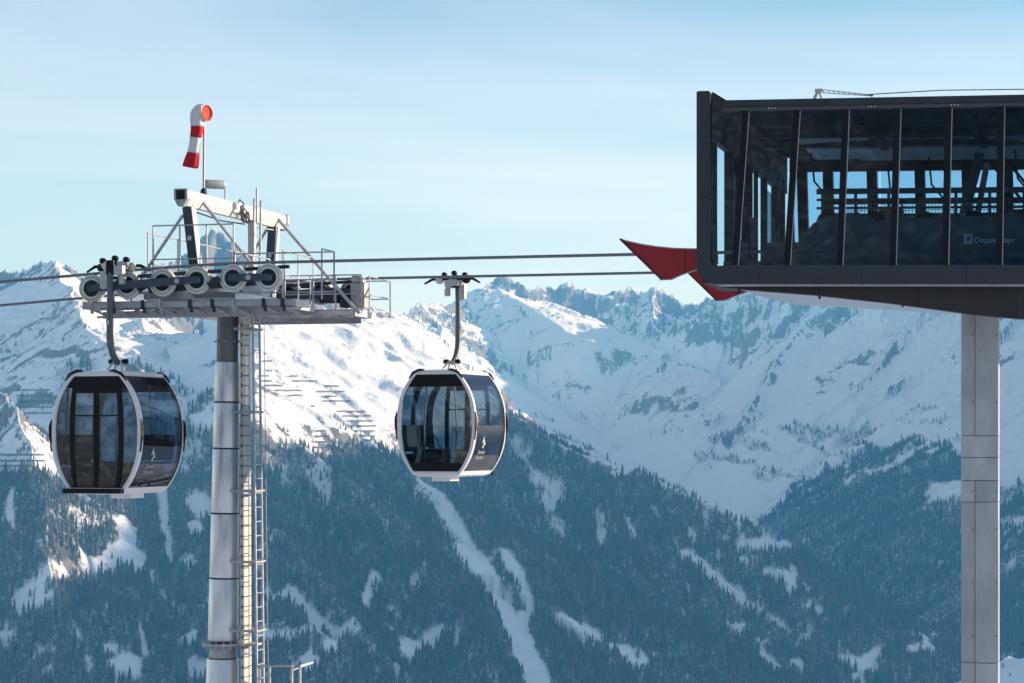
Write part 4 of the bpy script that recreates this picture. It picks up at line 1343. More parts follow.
    # --- inside: benches at both ends, grab poles
    for sx in (-1, 1):
        b = MB().box((sx * .50, 0, .50), (.34, 1.46, .06), bevel=.02)
        bench = b.build('bench', M_SEAT, root)
        MB().box((sx * .48, 0, .30), (.20, 1.3, .36)).build('bench_base', M_BLACK, bench)
        rows = []
        for z in np.linspace(.56, 1.02, 7):
            rows.append([(sx * (hx(z) - .10), y, z) for y in np.linspace(-.70, .70, 6)])
        MB().sheet(rows, thick=(-sx * .05, 0, 0)).build('backrest', M_SEAT, bench)
        MB().tube([(sx * .33, .62, .1), (sx * .36, .62, 1.0), (sx * .30, .62, 1.95)], .018, 8).build('grab_pole', M_GALV, root)
    # --- hanger arm, pivot and grip
    hg = empty('hanger', (0, 0, 0), 0, root)
    arm_p = [(0, -.02, 2.30), (0, -.10, 2.34), (0, -.22, 2.44), (0, -.30, 2.58), (0, -.335, 2.75), (0, -.34, 3.1), (0, -.33, 3.5), (0, -.30, 3.90)]
    mb = MB()
    sec = .062
    mb.tube(arm_p, [.050, .056, .062, .064, .064, .060, .056, .052], 10)
    mb.build('arm', make_mat('hanger_grey', (.12, .14, .16), .4, .2, var=.15), hg)
    MB().box((0, -.336, 3.02), (.14, .02, .11)).box((0, -.40, 3.0), (.03, .012, .07)).build('number_plate', M_WHITEST, hg)
    for sx in (-1, 1):
        for sy in (-1, 1):
            MB().beam((sx * .06, sy * .03 - .01, 2.33), (sx * .16, sy * .16, 2.14), .03).build('roof_strut', M_WHITEST, hg)
        MB().lathe([(0, -.05), (.045, -.05), (.05, 0), (.045, .05), (0, .05)], (sx * .13, 0, 2.32), (1, 0, 0), 12).build('damper', M_BLACK, hg)
    MB().box((0, 0, 2.31), (.30, .08, .07), bevel=.015).build('pivot_block', M_GALVD, hg)
    gr = MB().box((0, -.16, 3.95), (.20, .34, .13), bevel=.03)
    gr.box((.02, -.02, 3.94), (.30, .09, .12), bevel=.02)
    grip = gr.build('grip', M_GALV, hg)
    MB().box((-.13, -.27, 3.76), (.15, .13, .32), bevel=.03).box((.15, -.27, 3.93), (.20, .14, .17), bevel=.03).box((.20, -.24, 3.76), (.11, .10, .16), bevel=.02).build('grip_jaw', M_GALV, grip)
    MB().box((0, -.25, 3.98), (.16, .2, .26), bevel=.03).build('grip_block', M_BLACK, grip)
    MB().beam((-.10, -.20, 3.92), (-.24, -.16, 4.10), .07, .10, bevel=.012).build('grip_lever', M_WHITEST, grip)
    MB().beam((.08, -.22, 4.02), (.27, -.16, 4.06), .07, .12, bevel=.012).build('grip_lever', M_GALV, grip)
    for x, z in ((-.22, 4.11), (.02, 4.15), (.24, 4.12)):
        MB().lathe([(0, -.045), (.050, -.045), (.055, 0), (.050, .045), (0, .045)], (x, -.17, z), (0, 1, 0), 14).build('roller', M_BLACK, grip)
    for sx in (-1, 1):
        MB().lathe([(0, -.05), (.075, -.05), (.08, 0), (.075, .05), (0, .05)], (sx * .30, -.05, 4.00), (0, 1, 0), 18).build('guide_roller', M_RUBBER if sx > 0 else M_BLACK, grip)
        MB().tube([(sx * .08, -.05, 4.02), (sx * .45, -.03, 4.02), (sx * .62, 0, 3.93)], [.03, .03, .02], 8).build('rope_fork', M_BLACK, grip)
    return root
cabin = make_cabin()
cab_a = cabin
zl = float(np.interp(-1.3, [p[0] for p in near_pts], [p[1] for p in near_pts]))
cab_a.location = at(118.5, 440 + .92 / 41.0 * F, 41.05)
cab_a.rotation_euler = (0, 0, math.radians(-17))
tag(cab_a, 'nearer white-framed gondola cabin at the tower, showing closed double doors and black step', 'gondola', 'gondola cabins on the haul ropes')
cab_b = copy_tree(cab_a)
cab_b.location = at(452, 440 + .70 / 46.4 * F, 46.5)
cab_b.scale = (.975, .975, .985)
cab_b.rotation_euler = (0, 0, math.radians(180 - 21))
tag(cab_b, 'farther white-framed gondola cabin hanging right of the tower, showing its undivided window', 'gondola', 'gondola cabins on the haul ropes')
# ------------------------------------------------------------------ top station
M_ANTH = make_mat('anthracite_panel', (.026, .034, .042), .45, .0, var=.22, vscale=2.5, rvar=.10, streak=(1.5, 1.5, .35))
M_ANTHM = make_mat('dark_grey_panel', (.070, .077, .084), .5, .0, var=.08, vscale=2.0)
M_MULL = make_mat('black_mullion', (.008, .010, .013), .5, var=.2, spec=.2)
M_HULL = make_mat('dark_machine_hull', (.006, .012, .018), .55, var=.25, vscale=2)
M_CEIL = make_mat('dark_ceiling', (.010, .024, .035), .7, var=.2, vscale=1.2, spec=.2)
M_TRAY = make_mat('bare_metal_tray', (.46, .54, .61), .35, .5, var=.12, vscale=2)
M_REDP = make_mat('red_sheet_metal', (.36, .012, .020), .42, .1, var=.10, vscale=3)
M_TEAL = make_mat('blue_grey_machinery', (.045, .085, .115), .55, .0, var=.3, vscale=5, spec=.3)
S0 = Vector((2.936, 36.5, 0.0))
st = empty('lift_station', S0, -TH)
tag(st, 'dark glazed top station of the lift with red rope-entry visors, raised on a pillar', 'building')
SL = -.017                                        # the hall falls very slightly to the right
def sz(z, a): return z + SL * a
def spx(px, b=0.0):
    """distance along the facade seen at picture column px"""
    o = S0 + ND * b
    q = (px - 512) / F
    return (q * o.y - o.x) / (RD.x - q * RD.y)
def spz(px, py, b=0.0):
    a = spx(px, b)
    return (HZ - py) / F * (S0.y + ND.y * b + RD.y * a)
A1 = 9.5                                          # the hall runs on beyond the picture
DEEP = 10.2
z_b0, z_b1 = 2.475, 2.735                         # bottom band
z_rf = 5.37                                       # roof edge
z_fr = 5.53                                       # top of the end frame
def arc(cx, cz, r, a0, a1, n=8):
    return [(cx + r * math.cos(math.radians(a0 + (a1 - a0) * k / n)), cz + r * math.sin(math.radians(a0 + (a1 - a0) * k / n))) for k in range(n + 1)]
# end frame and bottom band: one L of cladding with rounded corners, cut into panels
ro, ri = .30, .14
def L_panel(outl, name='cladding_panel', mat=M_ANTH, b0=-.05, b1=.16, parent=st):
    return MB().prism([(a, b0, sz(z, a)) for a, z in outl], (0, b1 - b0, 0)).build(name, mat, parent)
fw = .215
L_panel([(0, z_fr - .02), (.03, z_fr), (fw - .02, z_fr), (fw, z_fr - .02), (fw, 4.702), (0, 4.702)])
L_panel([(0, 4.696), (fw, 4.696), (fw, 3.842), (0, 3.842)])
corner = [(0, 3.836), (fw, 3.836), (fw, z_b1 + ri)] + arc(fw + ri, z_b1 + ri, ri, 180, 270)[1:] + [(1.0, z_b1), (1.0, z_b0)] + arc(ro, z_b0 + ro, ro, 270, 180)
M_BAND = make_mat('grey_band_panel', (.042, .049, .056), .5, .0, var=.12, vscale=1.4, spec=.3)
L_panel(corner)
xs = [1.0, 2.6, 4.2, 5.8, 7.4, A1]
for i in range(len(xs) - 1):
    a0, a1 = xs[i] + .004, xs[i + 1] - .002
    L_panel([(a0, z_b0), (a1, z_b0), (a1, z_b1), (a0, z_b1)], mat=M_BAND)
L_panel([(.34, z_b0 - .028), (A1, z_b0 - .028), (A1, z_b0 - .003), (.30, z_b0 - .003)], 'drip_edge', M_GALVD, b0=-.03, b1=.14)
L_panel([(.32, z_b1 + .003), (A1, z_b1 + .003), (A1, z_b1 + .028), (.32, z_b1 + .028)], 'sill', M_TEAL, b0=-.035, b1=.10)
# gusset behind the frame top
L_panel([(fw + .003, z_fr - .03), (fw + .05, z_fr - .03), (.47, z_rf - .02), (.47, z_rf - .06), (fw + .003, z_rf - .35)], 'gusset', make_mat('brown_grey_gusset', (.10, .085, .08), .6, var=.1), b0=.1, b1=.16)
MB().beam((fw + .03, -.02, z_fr - .03), (.48, -.02, z_rf - .02), .03, .03).build('frame_stay', M_MULL, st)
# roof edge in two bands and roof slab
L_panel([(.42, z_rf - .105), (A1, z_rf - .105), (A1, z_rf + .0), (.47, z_rf)], 'roof_fascia', M_ANTH, b0=-.10, b1=.2)
L_panel([(.40, z_rf - .165), (A1, z_rf - .165), (A1, z_rf - .108), (.41, z_rf - .108)], 'roof_trim', M_ANTHM, b0=-.07, b1=.2)
RISE = .048
roof = MB()
rows = []
for b in np.linspace(.0, DEEP, 12):
    f = math.sin(math.pi * b / DEEP)
    rows.append([(a, b, sz(z_rf - .02 + RISE * b, a)) for a in (.25, 1, 2, 3, 5, 7, A1)])
roof.sheet(rows, thick=(0, 0, -.10))
rf = roof.build('roof', M_ANTH, st)
sn = MB()
for (a0, a1, b0, b1) in ((.7, 2.3, .05, 2.4), (3.0, 4.0, .8, 2.6), (5.0, 8.5, .5, 6.0), (1.0, 5.0, 3.2, 8.0)):
    rows = []
    for u in np.linspace(0, 1, 9):
        rows.append([(a0 + (a1 - a0) * v, b0 + (b1 - b0) * u, sz(z_rf - .018, a0 + (a1 - a0) * v) + .075 * math.sin(math.pi * u) * math.sin(math.pi * v) ** .7) for v in np.linspace(0, 1, 15)])
    sn.sheet(rows)
    sn.build('snow_patch', make_mat('roof_snow', (.82, .84, .87), .8), rf)
    sn = MB()
# ceiling inside with dark downstand beams
rows = [[(a, b, sz(z_rf - .20 + RISE * b, a)) for a in (.25, 5, A1)] for b in (.2, 5, DEEP)]
MB().sheet(rows, thick=(0, 0, .05)).build('ceiling', M_CEIL, st)
for b in (1.2, 3.3, 5.6, 7.9): MB().beam((.3, b, sz(z_rf - .27 + RISE * b, .3)), (A1, b, sz(z_rf - .27 + RISE * b, A1)), .22, .12).build('ceiling_beam', M_HULL, st)
for a in (.6, 2.4, 4.2, 6.0, 7.8): MB().beam((a, .3, sz(z_rf - .25, a)), (a, DEEP - .3, sz(z_rf - .25 + RISE * DEEP, a)), .14, .10).build('ceiling_joist', M_CEIL, st)
# near facade: mullions fan out towards the end; a pane in each bay
mull = [((746, 114), (735, 268)), ((797, 112), (787, 266)), ((846, 112), (839.5, 266)), ((897.5, 112), (892.7, 266)), ((948.5, 112), (945, 266)), ((1001, 112), (998.7, 266))]
MX = [(spx(t[0][0]), spx(t[1][0])) for t in mull]
for k in range(3):
    MX.append((MX[-1][0] + .85, MX[-1][1] + .85))
z_g0, z_g1 = z_b1 + .03, z_rf - .17
for at_, ab in MX:
    MB().beam((at_, .03, sz(z_g1, at_)), (ab, .03, sz(z_g0, ab)), .10, .11, up=(0, 1, 0)).build('mullion', M_MULL, st)
    MB().beam((at_ + .058, -.022, sz(z_g1, at_)), (ab + .058, -.022, sz(z_g0, ab)), .012, .014, up=(0, 1, 0)).build('glass_edge_glint', M_GALVD, st)  # pale strip standing in for the highlight on the glass edge
prev = (fw + .02, fw + .02)
for at_, ab in MX + [(A1, A1)]:
    MB().prism([(prev[0], .02, sz(z_g1, prev[0])), (at_, .02, sz(z_g1, at_)), (ab, .02, sz(z_g0, ab)), (prev[1], .02, sz(z_g0, prev[1]))], (0, .012, 0)).build('pane', M_SGLASS, st)
    prev = (at_, ab)
# far facade: open band above a parapet, columns
par_f = 3.95
MB().beam((.2, DEEP, sz((2.95 + par_f) / 2, .2)), (A1, DEEP, sz((2.95 + par_f) / 2, A1)), .12, par_f - 2.95).build('parapet', M_HULL, st)
MB().beam((.2, DEEP, sz(z_rf + .18, .2)), (A1, DEEP, sz(z_rf + .18, A1)), .14, .30).build('header', M_HULL, st)
for px in (804, 830, 874, 922, 969, 1010):
    a = spx(px, DEEP - .1)
    MB().beam((a, DEEP - .02, sz(3.6, a)), (a - .05, DEEP - .02, sz(z_rf + .1, a)), .20, .20, up=(0, 1, 0)).build('column', M_MULL, st)
for k, (p0, p1) in enumerate(((.2, 2.0), (2.0, 3.9), (3.9, 5.8), (5.8, A1))):
    MB().prism([(p0 + .02, DEEP + .03, sz(par_f, p0)), (p1 - .02, DEEP + .03, sz(par_f, p1)), (p1 - .02, DEEP + .03, sz(z_rf + .02, p1)), (p0 + .02, DEEP + .03, sz(z_rf + .02, p0))], (0, .012, 0)).build('pane', M_SGLASS, st)
# end wall on the left: open entry with posts and low panels, seen from inside
for b, w in ((.55, .10), (1.15, .07), (2.75, .16), (3.6, .07), (4.9, .18), (6.0, .07), (7.1, .12), (8.7, .14), (9.6, .16)):
    MB().beam((.10, b, z_b1 + (.2 if b > 3 else 0)), (.10, b, z_rf - .2), w, .12, up=(0, 1, 0)).build('end_post', M_MULL, st)
for b0, b1 in ((.2, 1.25), (2.7, 4.95), (7.0, 10.1)):
    MB().box((.10, (b0 + b1) / 2, 3.22), (.06, b1 - b0, .56)).build('end_panel', M_TEAL, st)
    MB().box((.10, (b0 + b1) / 2, 4.1), (.012, b1 - b0 - .1, 1.3)).build('end_pane', M_SGLASS, st)
MB().prism([(.04, .2, 4.86), (.04, DEEP - .05, 4.95), (.04, DEEP - .05, z_rf - .13 + RISE * DEEP), (.04, .2, z_rf - .13)], (.12, 0, 0)).build('end_header', M_HULL, st)
MB().prism([(A1, .2, 2.6), (A1, DEEP, 2.95), (A1, DEEP, sz(z_rf - .13 + RISE * DEEP, A1)), (A1, .2, sz(z_rf - .13, A1))], (.12, 0, 0)).build('end_wall', M_HULL, st)
MB().box((.10, 1.5, 2.66), (.16, 2.6, .14)).build('end_sill', M_HULL, st)
# floor
M_FLR = make_mat('station_floor', (.03, .036, .04), .8, var=.2)
MB().box((A1 / 2, 1.25, 2.54), (A1 - .1, 2.1, .08)).build('floor', M_FLR, st)
MB().box((A1 / 2, 6.2, 2.97), (A1 - .1, 7.6, .08)).build('floor', M_FLR, st)
# machine hull just behind the glass with an uneven top edge
top = [(1.55, 3.20), (1.75, 3.42), (2.1, 3.52), (2.45, 3.56), (2.75, 3.44), (3.2, 3.50), (3.7, 3.49), (4.2, 3.52), (4.6, 3.50), (4.9, 3.56), (5.4, 3.50), (6.2, 3.55), (7.2, 3.5), (A1 - .2, 3.5)]
MB().prism([(A1 - .2, .9, 2.55), (1.45, .9, 2.55), (1.45, .9, 3.0)] + [(a, .9, sz(z + .10, a)) for a, z in top], (0, .8, 0)).build('machine_cover', make_mat('teal_black_cover', (.016, .042, .058), .5, var=.25, vscale=2), st)
MB().beam((1.5, .86, sz(2.98, 1.5)), (A1 - .3, .86, sz(2.98, A1)), .04, .10).build('cover_rib', M_TEAL, st)
MB().beam((1.5, .84, sz(2.82, 1.5)), (A1 - .3, .84, sz(2.82, A1)), .06, .05).build('cover_rib', M_TEAL, st)
# left bay: stairs/panels in blue light
for k, z in enumerate((2.75, 2.93, 3.10, 3.27)):
    MB().box((1.05, 2.4 + .12 * k, z), (.75, .10, .10)).build('step_panel', M_TEAL, st)
MB().box((1.1, 3.2, 2.98), (.85, .05, .8)).build('bay_panel', make_mat('teal_panel', (.03, .075, .10), .5, var=.2), st)
for a in (.62, .98, 1.30): MB().beam((a, 2.0, 2.6), (a - .03, 2.0, 3.7), .05).build('bay_post', M_TEAL, st)
# rails, boxes and machinery along the track
for b, z, r in ((2.6, 4.20, .045), (2.6, 4.06, .02), (2.6, 3.92, .02), (5.0, 4.25, .03), (5.0, 4.0, .025), (7.4, 4.25, .03)):
    MB().beam((1.6, b, sz(z, 1.6)), (A1, b, sz(z, A1)), r * 1.6, r * 2).build('track_rail', M_TEAL, st)
rr = random.Random(5)
for k in range(13):
    a = 1.7 + .55 * k
    MB().beam((a, 2.6, 3.2), (a, 2.6, sz(4.20, a)), .05).build('rail_post', M_TEAL, st)
for k in range(7):
    a = 1.9 + 1.05 * k + rr.uniform(-.2, .2)
    MB().box((a, 2.9 + rr.uniform(0, 1.5), sz(3.80 + rr.uniform(-.05, .06), a)), (rr.uniform(.25, .5), .25, rr.uniform(.16, .30)), bevel=.02).build('machine_box', rr.choice([M_TEAL, M_HULL, M_GALVD]), st)
for k in range(9):
    a = 1.8 + .8 * k
    MB().lathe([(0, -.06), (.16, -.06), (.18, 0), (.16, .06), (0, .06)], (a, 2.35, sz(3.66, a)), (0, 1, 0), 18).build('conveyor_tyre', M_BLACK, st)
# wire-mesh guards behind the rail
for a0 in (2.0, 2.9, 3.8, 4.7):
    g = MB()
    for k in range(15): g.beam((a0 + .055 * k, 2.75, sz(3.70, a0)), (a0 + .055 * k, 2.75, sz(4.02, a0)), .010)
    for k in range(6): g.beam((a0, 2.75, sz(3.72 + .055 * k, a0)), (a0 + .78, 2.75, sz(3.72 + .055 * k, a0)), .010)
    o = g.build('mesh_guard', M_GALVD, st); o['kind'] = 'stuff'
for a in (4.05, 4.95): MB().box((a, 2.70, sz(3.78, a)), (.13, .02, .09)).box((a, 2.688, sz(3.78, a)), (.07, .008, .05)).build('warning_plate', M_WHITEST, st)
# slanting struts to the roof
MB().beam((3.95, 3.6, 3.7), (4.25, 3.6, 4.86), .16, .12, up=(0, 1, 0)).build('roof_strut', M_TEAL, st)
MB().beam((4.18, 3.7, 3.7), (4.36, 3.7, 4.7), .10, .08, up=(0, 1, 0)).build('roof_strut', M_GALVD, st)
for a in (5.35, 5.05): MB().beam((a + .1, 5.2, 3.9), (a - .75, 5.2, 4.95), .05, .05).build('thin_strut', M_MULL, st)
MB().beam((1.76, .5, 4.39), (2.55, .5, 4.38), .06, .12).build('door_transom', M_MULL, st)
MB().beam((1.9, .6, sz(4.62, 1.9)), (2.7, .6, sz(4.61, 2.7)), .03, .03).beam((1.9, .6, sz(4.56, 1.9)), (2.7, .6, sz(4.55, 2.7)), .02, .02).build('light_strip_tray', M_GALVD, st)
# cable tubes and hanging bits
for a, b in ((1.35, 4.0), (2.5, 6.0), (3.3, 5.0), (4.8, 4.4)):
    MB().tube([(a, b, 5.0), (a + .05, b, 4.5), (a + .3, b, 4.2)], .02, 6).build('hanging_cable', M_MULL, st)
# maker's sign on the machine cover
lg = empty('maker_sign', (0, 0, 0), 0, st)
def letters(txt, size, ox, oz, y, mat, parent, name='lettering'):
    cu = bpy.data.curves.new(name, 'FONT'); cu.body = txt; cu.size = size; cu.extrude = .002
    to = bpy.data.objects.new(name, cu); C.objects.link(to)
    dg = bpy.context.evaluated_depsgraph_get()
    tm = bpy.data.meshes.new_from_object(to.evaluated_get(dg)); bpy.data.objects.remove(to)
    for v in tm.vertices:
        x, yy, zz_ = v.co
        v.co = (ox + x, y - zz_, sz(oz + yy, ox + x))
    tm.materials.append(mat)
    o = bpy.data.objects.new(name, tm); C.objects.link(o); o.parent = parent
    return o
M_SIGN = make_mat('sign_paint', (.62, .66, .70), .5)
la, lz = spx(964, .88), 3.17
sq = MB()
for (x0, x1, y0, y1) in ((0, .13, .0, .015), (0, .13, .145, .16), (0, .015, .015, .145), (.115, .13, .015, .145)):
    sq.box((la + (x0 + x1) / 2, .893, sz(lz + (y0 + y1) / 2, la)), (x1 - x0, .006, y1 - y0))
sq.build('sign_square', M_SIGN, lg)
letters('D', .16, la + .012, lz + .025, .893, M_SIGN, lg)
letters('Doppelmayr', .125, la + .155, lz + .02, .893, M_SIGN, lg)
# --- underside: dark beam face deepening to the right, bright metal tray behind it
und = [(.30, z_b0 - .03), (A1, z_b0 - .03), (A1, 1.86), (6.5, 1.90), (5.0, 1.90), (4.3, 1.975), (3.0, 2.16), (1.8, 2.30), (.75, 2.39)]
M_BELLY = make_mat('black_brown_beam', (.022, .020, .019), .55, var=.3, vscale=2.0, rvar=.12, streak=(1, 1, .4))
ub_a, ub_z = [.30, .75, 1.8, 3.0, 4.3, 5.0, 6.5, A1], [z_b0 - .032, 2.39, 2.30, 2.16, 1.975, 1.90, 1.90, 1.86]
cut = [.34, 1.9, 3.45, 5.0, 6.5, A1]
for i in range(5):
    a0, a1 = cut[i] + .004, cut[i + 1] - .004
    mids = [a0] + [q for q in ub_a if a0 < q < a1] + [a1]
    low = [(q, .20, float(np.interp(q, ub_a, ub_z)) + SL * q * .4) for q in mids]
    MB().prism([(a0, .20, z_b0 - .030 + SL * a0), (a1, .20, z_b0 - .030 + SL * a1)] + low[::-1], (0, .25, 0)).build('belly_panel', M_BELLY, st)
rows = []
for a in np.linspace(.55, 5.2, 14):
    zf = np.interp(a, [.30, .75, 1.8, 3.0, 4.3, 5.0, 6.5], [z_b0 - .03, 2.39, 2.30, 2.16, 1.975, 1.90, 1.90]) + SL * a * .4 + .03
    zk = np.interp(a, [.55, .75, 1.15, 2.4, 4.2, 5.2], [2.455, 2.40, 2.275, 2.187, 2.05, 1.98])
    rows.append([(a, .46 + 1.95 * t, zf + (zk - zf) * t) for t in (0, .33, .66, 1)])
MB().sheet(rows, thick=(0, 0, .03)).build('belly_tray', M_TRAY, st)
for a in (.62, 1.9, 3.2): MB().box((a, .36, np.interp(a, [.55, 1.5, 4.6], [2.37, 2.31, 1.96])), (.03, .05, .07)).build('drain_spout', M_MULL, st)
# --- red visors where the ropes run in
def visor(b0, label):
    v = empty('entry_visor', (0, b0, 0), 0, st)
    topl = [(-1.50, 3.33), (-1.36, 3.285), (-1.15, 3.235), (-.9, 3.19), (-.6, 3.155), (-.3, 3.14), (.02, 3.135)]
    outl = topl + [(.02, 2.845), (-.25, 2.80), (-.5, 2.72), (-.66, 2.655), (-.80, 2.650)]
    for bb in (0.0,):
        MB().prism([(a, bb, z) for a, z in outl], (0, .035, 0)).build('side_sheet', M_REDP, v)
        MB().prism([(a, bb - .006, z + .014) for a, z in topl] + [(a, bb - .006, z - .004) for a, z in topl[::-1]], (0, .05, 0)).build('edge_trim', M_GALVD, v)
        e = MB().beam((-1.505, bb + .017, 3.335), (-.80, bb + .017, 2.645), .06, .035, up=(1, 0, 1))
        e.build('leading_edge', make_mat('dark_red_edge', (.10, .008, .012), .5), v)
        MB().prism([(a, bb - .004, z) for a, z in ((-.88, 2.640), (-.64, 2.640), (-.5, 2.705), (-.25, 2.787), (.02, 2.832), (.02, 2.842), (-.25, 2.797), (-.5, 2.717), (-.66, 2.652), (-.80, 2.648))], (0, .06, 0)).build('flange', M_GALVD, v)
    for a, za, zb in ((-.42, 2.76, 3.14),):
        MB().beam((a, -.004, za), (a, -.004, zb), .012, .010, up=(0, 1, 0)).build('seam', make_mat('dark_red_seam', (.12, .006, .010), .5), v)
    for k in range(6):
        q = k / 5
        MB().lathe([(0, 0), (.013, 0), (.010, .010), (0, .010)], (-1.28 + .62 * q, -.002, 3.17 - .47 * q), (0, -1, 0), 8).build('bolt', M_REDP, v)
    MB().box((.06, .06, 3.0), (.12, .10, .22)).build('mounting_bracket', M_GALVD, v)
    return v
visor(1.30, 'near')
visor(7.15, 'far')
# --- things on the roof
dv = empty('roof_davit', (spx(816, .3), .3, z_rf - .035), 0, st)
dv.scale = (.78, .8, .62)
MB().box((.35, 0, .03), (1.0, .3, .05)).build('base_rail', M_WHITEST, dv)
MB().beam((-.05, 0, .05), (.05, 0, .30), .06).beam((.12, 0, .05), (.06, 0, .30), .04).beam((-.02, 0, .30), (.14, 0, .30), .08).build('mast', M_WHITEST, dv)
jb = MB()
p0, p1 = Vector((.12, 0, .28)), Vector((1.15, 0, .13))
jb.tube([p0 + Vector((0, 0, .04)), p1], .012, 6).tube([p0 - Vector((0, 0, .04)), p1 - Vector((0, 0, .02))], .012, 6)
for k in range(10):
    a, b = p0.lerp(p1, k / 10), p0.lerp(p1, (k + .6) / 10)
    jb.beam(a + Vector((0, 0, .04 * (1 - k / 10))), b - Vector((0, 0, .04 * (1 - k / 10))), .016)
jb.build('jib', M_GALV, dv)
MB().tube([(spx(868, .3), .3, z_rf + .06), (3.8, .3, z_rf + .085), (6.0, .3, z_rf + .03), (A1, .3, z_rf + .0)], .008, 6).build('safety_line', M_MULL, st)
for a in (spx(872, .3), 6.0): MB().tube([(a, .3, z_rf - .1), (a, .3, z_rf + .05)], .012, 6).build('line_post', M_GALV, st)
for px in (773, 872, 955):
    a = spx(px)
    for d in (-.05, .0, .05): MB().lathe([(0, 0), (.012, 0), (.012, .02), (0, .02)], (a + d, -.075, sz(z_rf - .138, a)), (0, -1, 0), 6).build('rivet', M_WHITEST, st)

# ------------------------------------------------------------------ concrete pillar under the station
pc = S0 + RD * 4.36 + ND * 1.2
gz = float(near_ground(np.array([pc.x]), np.array([pc.y]))[0])
pil = empty('concrete_pillar', Vector((pc.x, pc.y, gz)), -TH)
tag(pil, 'square grey board-formed concrete pillar carrying the lift station', 'pillar')
def concrete(name, base):
    m = make_mat(name, base, .85, var=.30, vscale=2.6, bump=.35, bscale=24, streak=(1, 1, .35))
    return m
M_CON = [concrete('cast_concrete', (.40, .425, .435)), concrete('cast_concrete_pale', (.44, .465, .475)), concrete('cast_concrete_stained', (.36, .385, .395))]
M_SEAM = make_mat('seam_mortar', (.16, .165, .17), .9, var=.2)
PW = .575
pY = pc.y - PW / 2
def pz(py): return (HZ - py) / F * pY - gz
rowsp = [(2.25, 435.7, True), (435.7, 457.6, False), (457.6, 480.6, False), (480.6, 502, True), (502, 663, True), (663, 830, True)]
ztop = 2.2 - gz
MB().box((0, 0, ztop / 2 - .2), (PW - .03, PW - .03, ztop + .4)).build('core', M_SEAM, pil)
ztops = [ztop] + [pz(r[0]) for r in rowsp[1:]] + [pz(830)]
x_s = -PW / 2 + PW * .375
k = 0
for i, (_, _, split) in enumerate(rowsp):
    za, zb = ztops[i] - .006, (ztops[i + 1] if i + 1 < len(ztops) else 0) + .006
    if i == len(rowsp) - 1: zb = -.3
    parts_ = [(-PW / 2, x_s - .005), (x_s + .005, PW / 2)] if split else [(-PW / 2, PW / 2)]
    for (xa, xb) in parts_:
        # the slab wraps the front; thickness proud of the core
        p = MB().box(((xa + xb) / 2, -PW / 2 + .02, (za + zb) / 2), (xb - xa, .04, za - zb), bevel=.004).build('panel', M_CON[(i * 2 + k) % 3], pil)
        k += 1
        # tie holes
        nh = max(1, int((za - zb) / .75)) if split else 0
        for h in range(nh):
            z = zb + (za - zb) * (h + .5) / nh
            if z < 4: continue
            MB().lathe([(0, 0), (.014, 0), (.014, .004), (0, .004)], (xb - .03 if xa < -.2 else xb - .025, -PW / 2 - .001, z), (0, -1, 0), 8).build('tie_hole', M_SEAM, p)
    for sx in (-1, 1):
        MB().box((sx * (PW / 2 - .02), .021, (za + zb) / 2), (.04, PW - .042, za - zb)).build('panel', M_CON[(i + 1) % 3], pil)
    MB().box((0, PW / 2 - .02, (za + zb) / 2), (PW - .084, .04, za - zb)).build('panel', M_CON[i % 3], pil)
MB().box((0, 0, ztop + .06), (PW + .12, PW + .12, .16)).build('bearing_head', M_SEAM, pil)
# ------------------------------------------------------------------ avalanche fences on the left mountain
M_FENCE = make_mat('avalanche_fence_steel', (.07, .065, .06), .7, var=.2)
FROWS = [(262, 273, 362), (262, 277, 367), (266, 287, 371.5), (259, 269, 377), (290, 299, 377), (262, 273, 382), (293, 317, 382), (265, 284, 386.5), (276, 302, 391.5), (289, 303, 396.5),
         (325, 340, 387), (317, 345, 392.5), (321, 338, 397.5), (323, 352, 402), (311, 363, 407), (337, 366, 412.5), (343, 371, 417), (347, 373, 422), (350, 376, 427), (355, 376, 432), (361, 375, 437),
         (364, 373, 441.5), (316, 327, 432), (315, 329, 437.5), (315, 327, 443), (313, 327, 448.5),
         (16, 50, 391), (16, 53, 396.5), (18, 53, 402), (20, 52, 408), (24, 52, 414), (28, 50, 420), (30, 49, 426), (0, 44, 456), (0, 44, 462), (0, 33, 467)]
ORD = ['topmost', 'second', 'third', 'fourth', 'fifth', 'sixth', 'seventh', 'eighth', 'ninth', 'tenth', 'eleventh', 'twelfth', 'thirteenth']
CL = [(0, 10, 'avalanche barrier row on the sunlit slope just right of the ladder, %s of ten'),
      (10, 22, 'avalanche barrier row in the block left of the right cabin, %s from the top'),
      (22, 26, 'short avalanche barrier row in the small lower snow patch, %s of four'),
      (26, 36, 'long avalanche barrier row on shaded snow left of the left cabin, %s from top')]
nf = 0
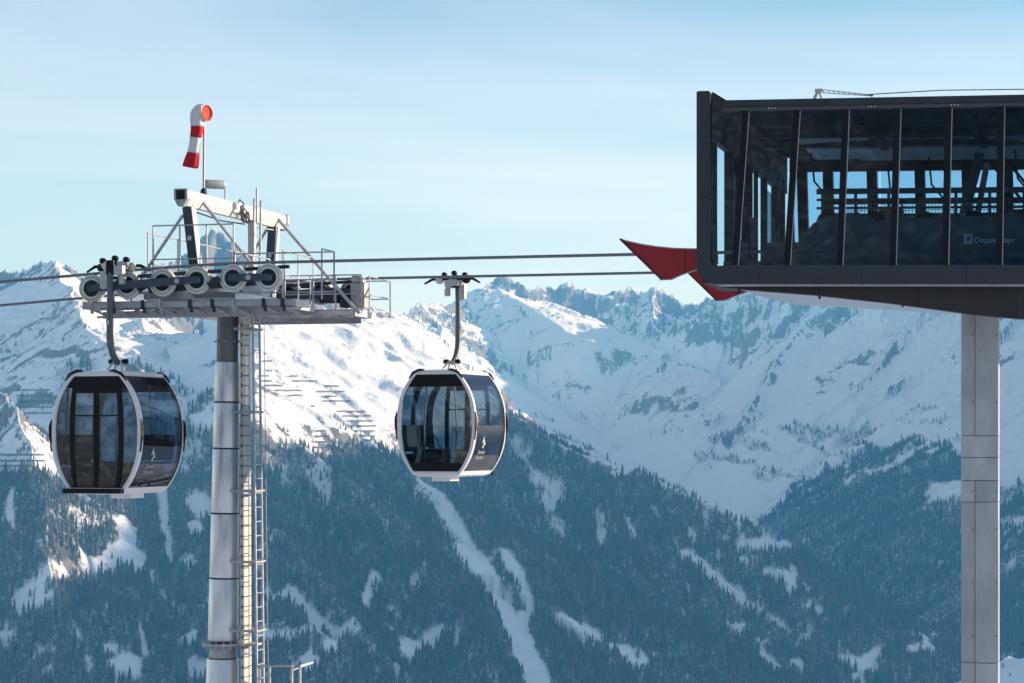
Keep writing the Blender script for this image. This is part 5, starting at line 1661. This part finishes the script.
for c0, c1, phrase in CL:
    for kk, (x0, x1, y) in enumerate(sorted(FROWS[c0:c1], key=lambda r: (r[2], r[0]))):
        pts = []
        for px in np.arange(x0, x1 + .1, 2.0):
            h = ground_hit(px, y + .12 * math.sin(px * .35 + y))
            if h is not None and 3000 < h.y < 7000:
                if pts and abs(h.y - pts[-1].y) > 60: continue
                pts.append(h)
        if len(pts) < 3: continue
        base = pts[0].copy()
        fe = MB()
        for a, b in zip(pts[:-1], pts[1:]):
            for hgt in (1.2, 2.4, 3.4):
                fe.beam(a - base + Vector((0, 0, hgt)), b - base + Vector((0, 0, hgt)), .7, .8)
            fe.beam(a - base + Vector((0, 0, -1)), a - base + Vector((0, .6, 3.8)), .4, .4)
        o = fe.build('avalanche_fence', M_FENCE)
        o.location = base
        tag(o, phrase % ORD[kk], 'fence', 'avalanche barriers on the left mountain')
        nf += 1
print('fences', nf)

# ------------------------------------------------------------------ lone trees on the open snow
def lone_tree(px, py, h, seed, label, yr=None):
    g = ground_hit(px, py)
    if g is None: return
    t = empty('spruce_tree', g)
    tag(t, label, 'tree', 'lone spruces on open snow')
    mb = spruce_crown(seed, tiers=8, sides=8)
    mb.v = [(x * h * 1.15, y * h * 1.15, z * h) for x, y, z in mb.v]
    mb.build('crown', M_TREE, t)
    MB().lathe([(.02 * h, -.08 * h), (.014 * h, .15 * h), (.004 * h, .7 * h)], (0, 0, 0), UP, 6).build('trunk', M_BARK, t)
for i, (px, py, h, lb) in enumerate([
        (36, 577, 21, 'tall lone spruce standing in the snowy meadow at lower left'),
        (30, 596, 13, 'small spruce at the left foot of the snowy meadow'),
        (46, 594, 12, 'small spruce at the lower edge of the meadow, right of the lone one'),
        (57, 590, 10, 'tiny spruce at the lower edge of the snowy meadow below the left cabin'),
        (112, 559, 12, 'dark spruce in the middle of the snowy meadow under the left cabin'),
        (131, 569, 15, 'spruce at the right end of the snowy meadow under the left cabin'),
        (1004, 654, 11, 'dark spruce on the snow crest just right of the concrete pillar'),
        (1011, 652, 9, 'second small spruce on the snow crest right of the concrete pillar'),
        (1019, 654, 8, 'small spruce at the right picture edge on the snow crest'),
        (1003, 668, 6, 'little spruce low on the snow close beside the concrete pillar'),
        (1010, 676, 5, 'lowest little spruce on the snow shoulder right of the pillar')]):
    lone_tree(px, py, h, 40 + i, lb)
